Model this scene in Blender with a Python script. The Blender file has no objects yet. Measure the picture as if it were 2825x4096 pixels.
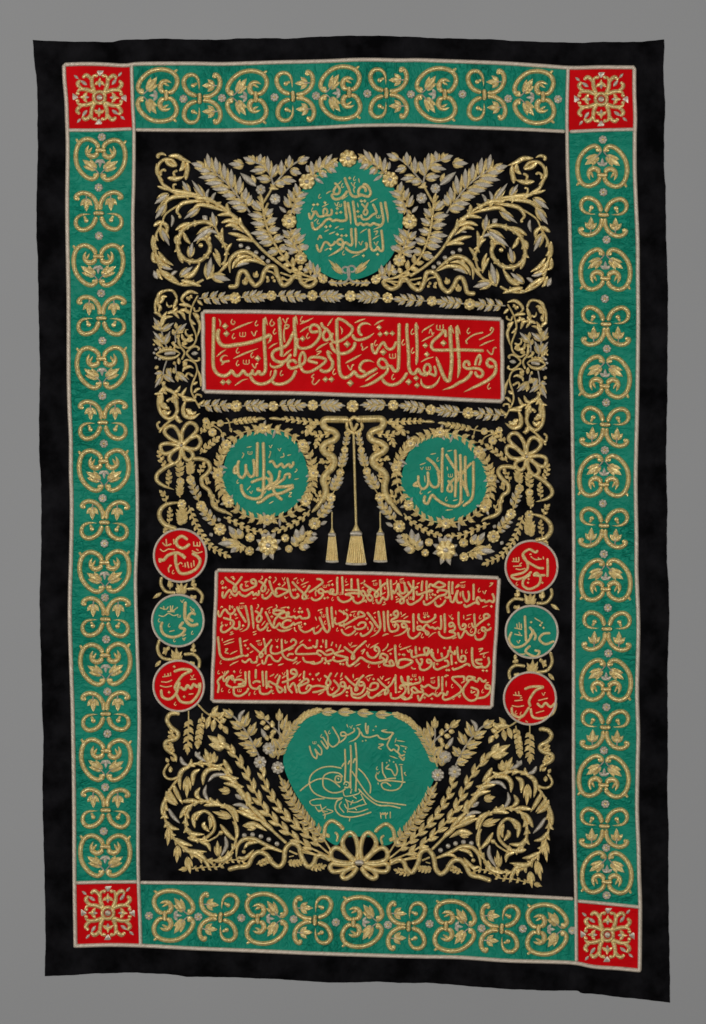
import bpy, math, random
import numpy as np
random.seed(7)
S = 0.0007            # metres per photograph pixel on the textile
W0, H0 = 2825, 4096
sc = bpy.context.scene
# ---------------------------------------------------------------- camera
cam_d = bpy.data.cameras.new("camera"); cam = bpy.data.objects.new("camera", cam_d)
sc.collection.objects.link(cam); sc.camera = cam
CAM_DIST = 9.0
cam.location = (0, -CAM_DIST, 0); cam.rotation_euler = (math.radians(90), 0, 0)
cam_d.sensor_fit = 'VERTICAL'; cam_d.sensor_height = 36.0; cam_d.sensor_width = 36.0
cam_d.lens = 36.0 * CAM_DIST / (H0 * S)
cam_d.clip_start = 0.1; cam_d.clip_end = 100
# ---------------------------------------------------------------- studio ambient
world = bpy.data.worlds.new("World"); sc.world = world; world.use_nodes = True
wb = world.node_tree.nodes["Background"]
wb.inputs[0].default_value = (1.0, 1.0, 1.0, 1); wb.inputs[1].default_value = 0.055
# ---------------------------------------------------------------- studio lamps (two soft boxes, one overhead)
def area(name, loc, target, size, sizey, power, col=(1, 0.995, 0.985)):
    d = bpy.data.lights.new(name, 'AREA'); d.shape = 'RECTANGLE'; d.size = size; d.size_y = sizey
    d.energy = power; d.color = col
    o = bpy.data.objects.new(name, d); sc.collection.objects.link(o)
    from mathutils import Vector
    o.location = loc
    o.rotation_euler = (Vector(target) - Vector(loc)).to_track_quat('-Z', 'Y').to_euler()
    return o
area("softbox_left", (-4.0, -7.2, 0.9), (0, 0, -0.5), 0.6, 1.4, 385)
area("softbox_right", (3.9, -7.4, 0.5), (0, 0, -0.4), 0.6, 1.4, 235)
area("softbox_top", (-0.3, -6.6, 5.0), (0, 0, -0.8), 2.2, 0.5, 75)
sc.view_settings.view_transform = 'Standard'; sc.view_settings.look = 'None'
sc.view_settings.exposure = 0.08; sc.view_settings.gamma = 1.0
sc.render.engine = 'CYCLES'
# ---------------------------------------------------------------- materials
class NT:
    def __init__(s, name):
        s.m = bpy.data.materials.new(name); s.m.use_nodes = True
        s.t = s.m.node_tree; s.b = s.t.nodes["Principled BSDF"]
    def n(s, typ, **kw):
        nd = s.t.nodes.new(typ)
        for k, v in kw.items():
            if k.startswith('i_'):
                key = k[2:]; key = int(key) if key.isdigit() else key
                nd.inputs[key].default_value = v
            else: setattr(nd, k, v)
        return nd
    def l(s, a, b): s.t.links.new(a, b)
    def math(s, op, a, b=None, c=None):
        nd = s.t.nodes.new('ShaderNodeMath'); nd.operation = op
        for i, q in enumerate((a, b, c)):
            if q is None: continue
            if isinstance(q, (int, float)): nd.inputs[i].default_value = q
            else: s.l(q, nd.inputs[i])
        return nd.outputs[0]
    def ramp(s, fac, stops):
        r = s.t.nodes.new('ShaderNodeValToRGB'); e = r.color_ramp.elements
        while len(e) < len(stops): e.new(0.5)
        for k, (p, c) in enumerate(stops): e[k].position = p; e[k].color = (*c, 1)
        s.l(fac, r.inputs[0]); return r.outputs[0]

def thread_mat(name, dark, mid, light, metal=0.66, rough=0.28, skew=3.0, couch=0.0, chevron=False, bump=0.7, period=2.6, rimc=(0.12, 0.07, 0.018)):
    """metal thread laid in satin stitch: u runs along the piece in pixels, v across it from -1 to 1"""
    T = NT(name)
    uv = T.n('ShaderNodeUVMap'); uv.uv_map = 'UVMap'
    sp = T.n('ShaderNodeSeparateXYZ'); T.l(uv.outputs[0], sp.inputs[0])
    u, v = sp.outputs[0], sp.outputs[1]
    vv = T.math('ABSOLUTE', v) if chevron else v
    q = T.math('ADD', u, T.math('MULTIPLY', vv, skew))
    geo = T.n('ShaderNodeObjectInfo')
    qo = T.math('ADD', q, T.math('MULTIPLY', geo.outputs['Random'], 317.0))
    cb = T.n('ShaderNodeCombineXYZ'); T.l(qo, cb.inputs[0]); T.l(T.math('MULTIPLY', v, 0.5), cb.inputs[1])
    n1 = T.n('ShaderNodeTexNoise', i_Scale=0.55, i_Detail=2.0, i_Roughness=0.65); T.l(cb.outputs[0], n1.inputs['Vector'])
    n2 = T.n('ShaderNodeTexNoise', i_Scale=0.06, i_Detail=2.0); T.l(cb.outputs[0], n2.inputs['Vector'])
    mixn = T.math('ADD', T.math('MULTIPLY', n1.outputs[0], 0.75), T.math('MULTIPLY', n2.outputs[0], 0.25))
    col = T.ramp(mixn, [(0.30, dark), (0.50, mid), (0.70, light)])
    h = T.math('ADD', T.math('MULTIPLY', T.math('SINE', T.math('MULTIPLY', qo, 2 * math.pi / period)), 0.35),
               T.math('MULTIPLY', n1.outputs[0], 1.0))
    if couch > 0:     # long oblique couching creases in the laid thread
        cq = T.math('ADD', u, T.math('MULTIPLY', v, 5.0))
        f = T.math('FRACT', T.math('MULTIPLY', cq, 1 / couch))
        d = T.math('ABSOLUTE', T.math('SUBTRACT', f, 0.5))
        ln = T.math('SMOOTH_MIN', T.math('MULTIPLY', d, 6.0), 1.0, 0.2)
        h = T.math('ADD', h, T.math('MULTIPLY', ln, 1.3))
        mx = T.n('ShaderNodeMix', data_type='RGBA'); mx.inputs['A'].default_value = (*dark, 1)
        T.l(T.math('MINIMUM', T.math('ADD', T.math('MULTIPLY', d, 6.0), 0.4), 1.0), mx.inputs[0]); T.l(col, mx.inputs['B'])
        col = mx.outputs['Result']
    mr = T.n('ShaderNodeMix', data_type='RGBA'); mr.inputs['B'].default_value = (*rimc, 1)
    T.l(T.math('GREATER_THAN', T.math('ABSOLUTE', v), 1.03), mr.inputs[0]); T.l(col, mr.inputs['A']); col = mr.outputs['Result']  # dark rim tint: padding colour plus shade painted along the edges
    T.l(col, T.b.inputs['Base Color'])
    bp = T.n('ShaderNodeBump', i_Strength=bump, i_Distance=0.0012); T.l(h, bp.inputs['Height'])
    T.l(bp.outputs[0], T.b.inputs['Normal'])
    T.b.inputs['Metallic'].default_value = metal; T.b.inputs['Roughness'].default_value = rough
    return T.m
M = {}
GD, GM, GL = (0.27, 0.17, 0.045), (0.78, 0.585, 0.235), (1.0, 0.90, 0.58)
VD, VM, VL = (0.22, 0.185, 0.13), (0.50, 0.44, 0.345), (0.84, 0.78, 0.68)
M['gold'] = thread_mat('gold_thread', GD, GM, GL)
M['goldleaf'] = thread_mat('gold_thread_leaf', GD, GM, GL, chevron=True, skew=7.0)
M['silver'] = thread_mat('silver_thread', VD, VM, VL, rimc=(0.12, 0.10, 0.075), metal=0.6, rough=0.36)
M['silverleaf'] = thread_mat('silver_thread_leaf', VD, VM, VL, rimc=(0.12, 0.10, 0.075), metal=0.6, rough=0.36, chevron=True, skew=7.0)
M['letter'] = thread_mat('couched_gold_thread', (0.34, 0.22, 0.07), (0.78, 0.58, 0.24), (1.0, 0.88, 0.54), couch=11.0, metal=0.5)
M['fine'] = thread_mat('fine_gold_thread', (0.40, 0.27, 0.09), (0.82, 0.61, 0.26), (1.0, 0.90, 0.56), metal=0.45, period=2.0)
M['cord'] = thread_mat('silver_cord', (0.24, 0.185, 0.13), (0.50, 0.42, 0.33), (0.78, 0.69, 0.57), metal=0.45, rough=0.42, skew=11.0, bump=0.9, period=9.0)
M['core'] = thread_mat('yellow_padding', (0.10, 0.055, 0.012), (0.14, 0.085, 0.02), (0.2, 0.12, 0.03), metal=0.0, rough=0.8)

def cloth_mat(name, c0, c1, rough, wscale, wrinkle, ax=(1, 1, 1), sheen=0.0, patch=2.0, dist=0.004, weave=0.15, spec=0.5):
    T = NT(name)
    tc = T.n('ShaderNodeTexCoord')
    mp = T.n('ShaderNodeMapping'); mp.inputs['Scale'].default_value = ax
    gp = T.n('ShaderNodeNewGeometry'); T.l(gp.outputs['Position'], mp.inputs[0])
    n0 = T.n('ShaderNodeTexNoise', i_Scale=patch, i_Detail=5.0, i_Roughness=0.6); T.l(gp.outputs['Position'], n0.inputs['Vector'])
    T.l(T.ramp(n0.outputs[0], [(0.36, c0), (0.76, c1)]), T.b.inputs['Base Color'])
    n1 = T.n('ShaderNodeTexNoise', i_Scale=wscale, i_Detail=3.0, i_Roughness=0.5, i_Distortion=0.9); T.l(mp.outputs[0], n1.inputs['Vector'])
    n2 = T.n('ShaderNodeTexNoise', i_Scale=900.0, i_Detail=1.0); T.l(gp.outputs['Position'], n2.inputs['Vector'])
    r = T.math('POWER', T.math('SUBTRACT', 1.0, T.math('MULTIPLY', T.math('ABSOLUTE', T.math('SUBTRACT', n1.outputs[0], 0.5)), 3.2)), 2.0)
    n3 = T.n('ShaderNodeTexNoise', i_Scale=7.0, i_Detail=2.0); T.l(gp.outputs['Position'], n3.inputs['Vector'])
    r = T.math('MULTIPLY', r, T.math('MULTIPLY', T.math('POWER', n3.outputs[0], 2.0), 3.4))
    hh = T.math('ADD', T.math('MULTIPLY', r, wrinkle), T.math('MULTIPLY', n2.outputs[0], weave))
    bp = T.n('ShaderNodeBump', i_Strength=1.0, i_Distance=dist); T.l(hh, bp.inputs['Height']); T.l(bp.outputs[0], T.b.inputs['Normal'])
    T.b.inputs['Roughness'].default_value = rough
    T.b.inputs['Specular IOR Level'].default_value = spec
    if sheen: T.b.inputs['Sheen Weight'].default_value = sheen; T.b.inputs['Sheen Roughness'].default_value = 0.4
    return T.m
M['velvet'] = cloth_mat('black_cloth', (0.0008, 0.0007, 0.0009), (0.0085, 0.0080, 0.0092), 0.9, 14.0, 0.9, (1, 1, 0.7), patch=11.0, weave=0.35, spec=0.04, dist=0.003)
M['greenh'] = cloth_mat('green_satin_of_bands', (0.0, 0.150, 0.096), (0.001, 0.185, 0.120), 0.5, 62.0, 1.25, (1.0, 1, 0.55), patch=9.0, dist=0.0035, spec=0.16)
M['greenv'] = cloth_mat('green_satin_of_side_bands', (0.0, 0.150, 0.096), (0.001, 0.185, 0.120), 0.5, 62.0, 1.25, (0.55, 1, 1.0), patch=9.0, dist=0.0035, spec=0.16)
M['green'] = cloth_mat('green_satin_of_medallions', (0.0, 0.150, 0.096), (0.001, 0.185, 0.120), 0.5, 48.0, 0.55, (0.8, 1, 0.7), patch=9.0, dist=0.0035, spec=0.14)
M['red'] = cloth_mat('red_satin', (0.37, 0.0008, 0.002), (0.47, 0.0015, 0.004), 0.6, 40.0, 0.35, (1, 1, 0.7), patch=6.0, dist=0.003, spec=0.03)
def wall_mat():
    T = NT('grey_backdrop_cloth')
    gp = T.n('ShaderNodeNewGeometry')
    n0 = T.n('ShaderNodeTexNoise', i_Scale=0.8, i_Detail=3.0); T.l(gp.outputs['Position'], n0.inputs['Vector'])
    n1 = T.n('ShaderNodeTexNoise', i_Scale=420.0, i_Detail=2.0); T.l(gp.outputs['Position'], n1.inputs['Vector'])
    f = T.math('ADD', T.math('MULTIPLY', n0.outputs[0], 0.5), T.math('MULTIPLY', n1.outputs[0], 0.5))
    T.l(T.ramp(f, [(0.3, (0.22, 0.22, 0.221)), (0.7, (0.25, 0.25, 0.251))]), T.b.inputs['Base Color'])
    bp = T.n('ShaderNodeBump', i_Strength=0.25, i_Distance=0.001); T.l(n1.outputs[0], bp.inputs['Height']); T.l(bp.outputs[0], T.b.inputs['Normal'])
    T.b.inputs['Roughness'].default_value = 0.95; T.b.inputs['Specular IOR Level'].default_value = 0.1
    return T.m
M['wall'] = wall_mat()
# ---------------------------------------------------------------- the cloth's gentle relief (pixels towards the viewer)
def relief(x, y):
    x = np.asarray(x, float); y = np.asarray(y, float)
    h = 9.0 + 2.2 * np.sin(x / 170 + 1.3 * np.sin(y / 410)) * np.cos(y / 260 + 0.7) + 1.6 * np.sin(y / 93 + x / 300)
    ex = np.minimum(x - 165, 2668 - x) / 200; ey = np.minimum(y - 160, 3950 - y) / 170
    e = np.clip(1 - np.minimum(ex, ey), 0, 1)
    h = h + e * (2.2 * np.sin(x / 41 + 2 * np.sin(y / 120)) * np.sin(y / 57 + x / 90) + 2.0 * np.sin(x / 77 + 1) + 2.0 * np.sin(y / 66))
    return h
def to_world(P):
    P = np.asarray(P, float)
    return np.column_stack(((P[:, 0] - W0 / 2) * S, -P[:, 2] * S, (H0 / 2 - P[:, 1]) * S))
# ---------------------------------------------------------------- mesh collector
class MB:
    def __init__(s): s.v = []; s.f = []; s.uv = []; s.mi = []; s.n = 0; s.mats = []
    def mat(s, m):
        if m not in s.mats: s.mats.append(m)
        return s.mats.index(m)
    def grid(s, P, U, mat, nr, nc, close=False):
        """P (nr*nc,3) px coordinates with height above the cloth already absolute"""
        b = s.n; s.v.append(np.asarray(P, float)); s.n += nr * nc
        k = s.mat(mat)
        r, c = np.meshgrid(np.arange(nr - 1), np.arange(nc - 1), indexing='ij'); r = r.ravel(); c = c.ravel()
        q = np.column_stack((b + r * nc + c, b + r * nc + c + 1, b + (r + 1) * nc + c + 1, b + (r + 1) * nc + c))
        s.f.append(q); s.uv.append(np.asarray(U, float)[q.ravel() - b]); s.mi.append(np.full(len(q), k))
EMPTY_N = [0]
def centre_of(o): return np.array(o['_c']) if o is not None else np.zeros(3)
def link(name, mb, parent, label=None, kind=None):
    V = to_world(np.vstack(mb.v)); F = np.vstack(mb.f); UV = np.vstack(mb.uv); MI = np.concatenate(mb.mi)
    # consistent winding: make faces look towards the viewer (-Y)
    a, b_, c = V[F[:, 0]], V[F[:, 1]], V[F[:, 2]]
    d = V[F[:, 3]]
    ny = np.cross(c - a, d - b_)[:, 1]
    if ny.sum() > 0:
        F = F[:, ::-1]; UV = UV.reshape(-1, 4, 2)[:, ::-1].reshape(-1, 2)
    ctr = V.mean(0) if parent is not None else np.zeros(3)
    me = bpy.data.meshes.new(name)
    me.vertices.add(len(V)); me.vertices.foreach_set('co', (V - ctr).ravel())
    me.loops.add(F.size); me.loops.foreach_set('vertex_index', F.ravel().astype(np.int32))
    me.polygons.add(len(F)); me.polygons.foreach_set('loop_start', np.arange(0, F.size, 4, dtype=np.int32))
    me.polygons.foreach_set('material_index', MI.astype(np.int32))
    me.polygons.foreach_set('use_smooth', np.ones(len(F), bool))
    ul = me.uv_layers.new(name='UVMap'); ul.data.foreach_set('uv', UV.ravel())
    for m in mb.mats: me.materials.append(M[m])
    me.update(calc_edges=True)
    o = bpy.data.objects.new(name, me); sc.collection.objects.link(o)
    CTR[o.name] = ctr
    if parent is not None:
        o.parent = parent; o.location = ctr - CTR[parent.name]
    if label: o['label'] = label
    if kind: o['kind'] = kind
    return o
CTR = {}
# ---------------------------------------------------------------- geometry of thread
def smooth(P, step=4.0):
    P = np.asarray(P, float)
    if len(P) == 2:
        n = max(2, int(np.hypot(*(P[1] - P[0])) / step) + 1)
        return P[0] + (P[1] - P[0]) * np.linspace(0, 1, n)[:, None]
    Q = np.vstack((2 * P[0] - P[1], P, 2 * P[-1] - P[-2])); out = []
    for i in range(1, len(Q) - 2):
        p0, p1, p2, p3 = Q[i - 1], Q[i], Q[i + 1], Q[i + 2]
        L = np.hypot(*(p2 - p1)); n = max(2, int(L / step) + 1)
        t = np.linspace(0, 1, n, endpoint=False)[:, None]
        # centripetal-like tension keeps the curves from overshooting
        m1 = (p2 - p0) * 0.5; m2 = (p3 - p1) * 0.5
        l1 = np.hypot(*m1) + 1e-9; l2 = np.hypot(*m2) + 1e-9
        m1 = m1 * min(1.0, 1.15 * L / l1); m2 = m2 * min(1.0, 1.15 * L / l2)
        out.append((2 * t**3 - 3 * t**2 + 1) * p1 + (t**3 - 2 * t**2 + t) * m1 + (-2 * t**3 + 3 * t**2) * p2 + (t**3 - t**2) * m2)
    out.append(P[-1:]); return np.vstack(out)
def widths(kind, s, L, w):
    r = w / 2; t = s / max(L, 1e-6)
    cap0 = np.sqrt(np.clip(1 - np.clip(1 - s / max(r, 1e-6), 0, 1) ** 2, 0.02, 1))
    cap1 = np.sqrt(np.clip(1 - np.clip(1 - (L - s) / max(r, 1e-6), 0, 1) ** 2, 0.02, 1))
    if kind == 's': k = cap0 * cap1
    elif kind == 'p': k = cap0 * np.clip(1 - t ** 4, 0.04, 1) ** 0.9
    elif kind == 'q': k = cap1 * np.clip(1 - (1 - t) ** 4, 0.04, 1) ** 0.9
    elif kind == 'l': k = np.clip(np.sin(np.pi * np.clip(t, 0, 1) ** 0.85), 0.04, 1) ** 0.65
    elif kind == 'x': k = np.ones_like(s)
    return w * k
TICK = [0]
def tick():
    TICK[0] = (TICK[0] + 1) % 23; return TICK[0] * 0.07
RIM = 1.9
def add_stroke(mb, kind, P, w, mat, lift=0.0, hk=0.46, nc=None, rope=None, groove=0.0, step=None):
    step = step or (3.2 if w < 9 else 4.2)
    Q = smooth(P, step)
    d = np.diff(Q, axis=0); sl = np.hypot(d[:, 0], d[:, 1]); s = np.concatenate(([0], np.cumsum(sl))); L = s[-1]
    keep = np.concatenate(([True], sl > 1e-3)); Q = Q[keep]; s = s[keep]
    if kind in 'spql' and kind != 'x':      # refine the ends so the caps are round
        r = w / 2
        ex = np.array([0.12, 0.4, 0.75]) * r
        ss = np.unique(np.concatenate((s, ex[ex < L / 2], (L - ex)[ex < L / 2])))
        Q = np.column_stack((np.interp(ss, s, Q[:, 0]), np.interp(ss, s, Q[:, 1]))); s = ss
    T = np.gradient(Q, axis=0); T /= (np.hypot(T[:, 0], T[:, 1])[:, None] + 1e-9)
    N = np.column_stack((-T[:, 1], T[:, 0]))
    ww = widths(kind, s, L, w)
    nc = nc or (9 if w > 13 else 7 if w > 7 else 5)
    v = np.sin(np.linspace(-1, 1, nc) * np.pi / 2)
    prof = np.clip(1 - np.abs(v) ** 2.1, 0, 1) ** 0.62; hk = hk * 0.92
    if groove: prof = prof * (1 - groove * np.exp(-(v / 0.16) ** 2))
    X = Q[:, None, :] + N[:, None, :] * (v[None, :, None] * ww[:, None, None] / 2)
    hh = prof[None, :] * (ww[:, None] * hk)
    if not rope:      # thin rim of brown felt padding, coloured dark to paint in edge shade
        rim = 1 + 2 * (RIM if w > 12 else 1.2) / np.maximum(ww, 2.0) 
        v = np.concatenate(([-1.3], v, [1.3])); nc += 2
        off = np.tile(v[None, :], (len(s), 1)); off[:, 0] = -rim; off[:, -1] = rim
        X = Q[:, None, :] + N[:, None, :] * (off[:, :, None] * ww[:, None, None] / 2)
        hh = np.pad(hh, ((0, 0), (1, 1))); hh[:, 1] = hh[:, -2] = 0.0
    if rope:
        ph = (s[:, None] + v[None, :] * w * 0.75) / rope
        fr = np.abs(np.mod(ph, 1) - 0.5) * 2
        hh = hh * (0.80 + 0.26 * np.sqrt(np.clip(1 - fr ** 2 * 0.98, 0, 1)))
        X = X + N[:, None, :] * (v[None, :, None] * np.abs(v)[None, :, None] ** 3 * (np.cos(2 * np.pi * ph) * 0.5)[:, :, None])
    X = X.reshape(-1, 2); base = relief(X[:, 0], X[:, 1]) + 0.6 + lift
    Hh = hh.ravel() + base; edge = np.tile(np.abs(v) > (0.999 if rope else 1.1), len(s)); Hh[edge] -= 2.4 + lift * 0.6
    if not rope: e1 = np.tile((np.abs(v) > 0.99) & (np.abs(v) < 1.1), len(s)); Hh[e1] += 0.3 - lift * 0.5
    U = np.column_stack((np.repeat(s, nc), np.tile(v, len(s))))
    mb.grid(np.column_stack((X, Hh)), U, mat, len(s), nc)
def add_almond(mb, b, t, w, mat, lift=0.0, groove=0.45, bend=0.0, hk=0.34, round_=False, belly=0.85):
    b = np.array(b, float); t = np.array(t, float); L = np.hypot(*(t - b)) + 1e-6
    D = (t - b) / L; N = np.array((-D[1], D[0]))
    nr = 9; tt = np.linspace(0, 1, nr)
    if round_: f = np.clip(1 - np.abs(2 * tt ** 1.5 - 1) ** 3.4, 0.02, 1) ** 0.5
    else: f = np.clip(np.sin(np.pi * tt ** belly), 0.02, 1) ** 0.9
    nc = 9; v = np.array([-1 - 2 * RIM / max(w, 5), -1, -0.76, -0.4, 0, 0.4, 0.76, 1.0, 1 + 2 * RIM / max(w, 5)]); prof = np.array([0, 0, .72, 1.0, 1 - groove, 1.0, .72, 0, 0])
    C = b + D * (tt * L)[:, None] + N * (bend * L * np.sin(np.pi * tt))[:, None]
    X = C[:, None, :] + N * (v[None, :, None] * (f * w / 2)[:, None, None])
    hh = prof[None, :] * (f * w * hk)[:, None] 
    X = X.reshape(-1, 2); Hh = relief(X[:, 0], X[:, 1]) + 0.6 + lift + hh.ravel()
    Hh[np.tile(np.abs(v) > 1.001, nr)] -= 2.4 + lift * 0.6
    U = np.column_stack((np.repeat(tt * L, nc), np.tile(v, nr)))
    mb.grid(np.column_stack((X, Hh)), U, mat, nr, nc)
def add_dome(mb, c, r, mat, lift=0.0, hk=0.75, ry=None, nseg=12, diamond=False, rot=0.0):
    ry = ry or r; rings = 4; P = []; U = []
    for i in range(rings + 1):
        ph = i / rings * math.pi / 2; rr = math.cos(ph); hz = math.sin(ph)
        for j in range(nseg + 1):
            a = 2 * math.pi * j / nseg
            k = 1.0
            if diamond: k = 1 / (abs(math.cos(a)) + abs(math.sin(a)))
            x, y = math.cos(a) * rr * k * r, math.sin(a) * rr * k * ry
            x, y = x * math.cos(rot) - y * math.sin(rot), x * math.sin(rot) + y * math.cos(rot)
            P.append((c[0] + x, c[1] + y, hz * r * hk + lift + 0.6 - (2.4 if i == 0 else 0)))
            U.append((x + r, y / r * .98))
    P = np.array(P); P[:, 2] += relief(P[:, 0], P[:, 1])
    mb.grid(P, U, mat, rings + 1, nseg + 1)
def rotv(d, a):
    a = math.radians(a); return np.array((d[0] * math.cos(a) - d[1] * math.sin(a), d[0] * math.sin(a) + d[1] * math.cos(a)))
def add_leaf(mb, typ, b, t, w):
    """a / av: single almond. t: silver heart between gold lobes. g: all gold, five lobed. u: gold leaf with a silver rib. n: gold leaf lying on a silver tip"""
    b = np.array(b, float); t = np.array(t, float); d = t - b; L = np.hypot(*d)
    if typ == 'a': add_almond(mb, b, t, w, 'goldleaf', tick()); return
    if typ == 'av': add_almond(mb, b, t, w, 'silverleaf', tick()); return
    lf = tick()
    def q(u_, v_): D = d / (L + 1e-9); N = np.array((-D[1], D[0])); return b + d * u_ + N * (v_ * w)
    if typ == 'n': add_almond(mb, q(.25, 0), t, w * 0.62, 'silverleaf', lf, groove=.2)
    if typ == 't': add_almond(mb, q(.08, 0), t, w * 0.52, 'silverleaf', lf, groove=0.75)
    for sg in (-1, 1):
        if typ == 't': add_almond(mb, q(-0.02, sg * .05), q(0.72, sg * 0.33), w * 0.30, 'goldleaf', lf + 1.4, bend=sg * 0.08, groove=0.2)
        else: add_almond(mb, q(-0.02, sg * .04), q(0.66, sg * 0.37), w * 0.31, 'goldleaf', lf + .5, bend=sg * 0.05, groove=0.15)
    if typ == 'g': add_almond(mb, q(.08, 0), t, w * 0.50, 'goldleaf', lf + .9, groove=0.7)
    elif typ == 'n': add_almond(mb, q(.08, 0), q(.84, 0), w * 0.46, 'goldleaf', lf + .9, groove=0.7)
    elif typ == 'u':
        add_almond(mb, q(.06, 0), t, w * 0.50, 'goldleaf', lf + .7, groove=0.5)
        add_almond(mb, q(.10, 0), q(.72, 0), w * 0.15, 'silverleaf', lf + .9 + w * .10, groove=0.0)
def add_blossom(mb, c, r, silver=False, n=None, rot=None):
    n = n or (6 if r < 14 else 7 if r < 24 else 8); rot = random.random() * 6 if rot is None else rot
    pm, cm = ('silver', 'gold') if silver else ('gold', 'silver')
    lf = tick() + (5.0 if r > 30 else 1.0)
    for k in range(n):
        a = rot + 2 * math.pi * k / n
        D = np.array((math.cos(a), math.sin(a)))
        add_almond(mb, np.array(c) + D * r * 0.16, np.array(c) + D * r, 2 * math.pi * r * 0.80 / n, pm, lf, groove=0.12, round_=True, hk=0.40)
    add_dome(mb, c, r * 0.27, cm, lf + r * 0.08, hk=0.8)
# ---------------------------------------------------------------- drawing notation
# each line: code width points ; points ; ...   (points in the tile frame given by the '@ x y scale' line)
def parse(txt):
    parts = []; org = (0., 0.); sc_ = 1.0; cur = None
    for ln in txt.strip().split('\n'):
        ln = ln.strip()
        if not ln or ln[0] == '#': continue
        if ln[0] == '@':
            a = ln.split(); org = (float(a[1]), float(a[2])); sc_ = float(a[3]); continue
        if ln.startswith('P '):
            nm, *lb = ln[2:].split('|'); cur = dict(name=nm.strip(), label=lb[0].strip() if lb else None, el=[]); parts.append(cur); continue
        head, rest = ln.split(' ', 1)
        def pt(s_): x, y = s_.split(','); return (org[0] + float(x) / sc_, org[1] + float(y) / sc_)
        if head == 'y':            # sprig: kind n len w ang path
            a = rest.split(); k, n, L, w, ang = a[0], int(a[1]), float(a[2]) / sc_, float(a[3]) / sc_, float(a[4])
            if k == 'a' and L < 30: L *= 1.15; w *= 1.25
            Q = smooth([pt(q) for q in a[5:]], 3.0)
            seg = np.concatenate(([0], np.cumsum(np.hypot(*np.diff(Q, axis=0).T)))); LL = seg[-1]
            for i in range(n):
                tt = (i + 0.35) / n * LL; f = 1 - 0.28 * abs(i / max(n - 1, 1) - .45)
                for sg in (-1, 1):
                    ti = tt + sg * LL / n * 0.12
                    bx = np.array((np.interp(ti, seg, Q[:, 0]), np.interp(ti, seg, Q[:, 1])))
                    bn = np.array((np.interp(ti + 3, seg, Q[:, 0]), np.interp(ti + 3, seg, Q[:, 1]))); bp_ = np.array((np.interp(ti - 3, seg, Q[:, 0]), np.interp(ti - 3, seg, Q[:, 1])))
                    D = bn - bp_; D = D / (np.hypot(*D) + 1e-9)
                    cur['el'].append((k, w * f, [tuple(bx), tuple(bx + rotv(D, sg * ang) * L * f)]))
            D = Q[-1] - Q[-4]; D = D / (np.hypot(*D) + 1e-9)
            cur['el'].append((k, w, [tuple(Q[-1] - D * L * .1), tuple(Q[-1] + D * L * .8)]))
            continue
        if head == 'z':            # a row of small curled lobes growing out of a stem
            a = rest.split(); sd, n, L, w = int(a[0]), int(a[1]), float(a[2]) / sc_, float(a[3]) / sc_
            Q = smooth([pt(q) for q in a[4:]], 3.0); N_ = len(Q)
            for i in range(n):
                k = int((i + .5) / n * (N_ - 5)) + 2; D = Q[min(k + 2, N_ - 1)] - Q[k - 2]; D = D / (np.hypot(*D) + 1e-9)
                for sg in ((sd,) if sd else (1, -1)):
                    l_ = L * random.uniform(.8, 1.15); b0 = Q[k]
                    cur['el'].append(('L', w, [tuple(b0), tuple(b0 + rotv(D, sg * 22) * l_ * .55), tuple(b0 + rotv(D, sg * 36) * l_)]))
            continue
        w, rest = rest.split(' ', 1)
        for grp in rest.split(';'):
            g = grp.split()
            if g: cur['el'].append((head, float(w) / (1.0 if head[0] == 'f' else sc_), [pt(q) for q in g]))
    return parts
WS, WL_, WA = 1.20, 1.5, 1.18      # thread pieces are padded fuller than their traced ridge
HOOK = [(0.15, -1.0), (-0.45, 0.15), (-0.15, 0.85), (0.6, 0.35)]
VEE = [(-0.9, -0.5), (0.0, 0.8), (0.45, -0.4), (0.95, -0.6)]
SHAD = [[(-0.9, -0.6), (-0.8, 0.65), (0.75, 0.65), (0.85, -0.7)], [(-0.02, -0.6), (0.0, 0.6)]]
def sub(name, parent, mb, **kw): return link(name, mb, parent, **kw)
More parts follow.
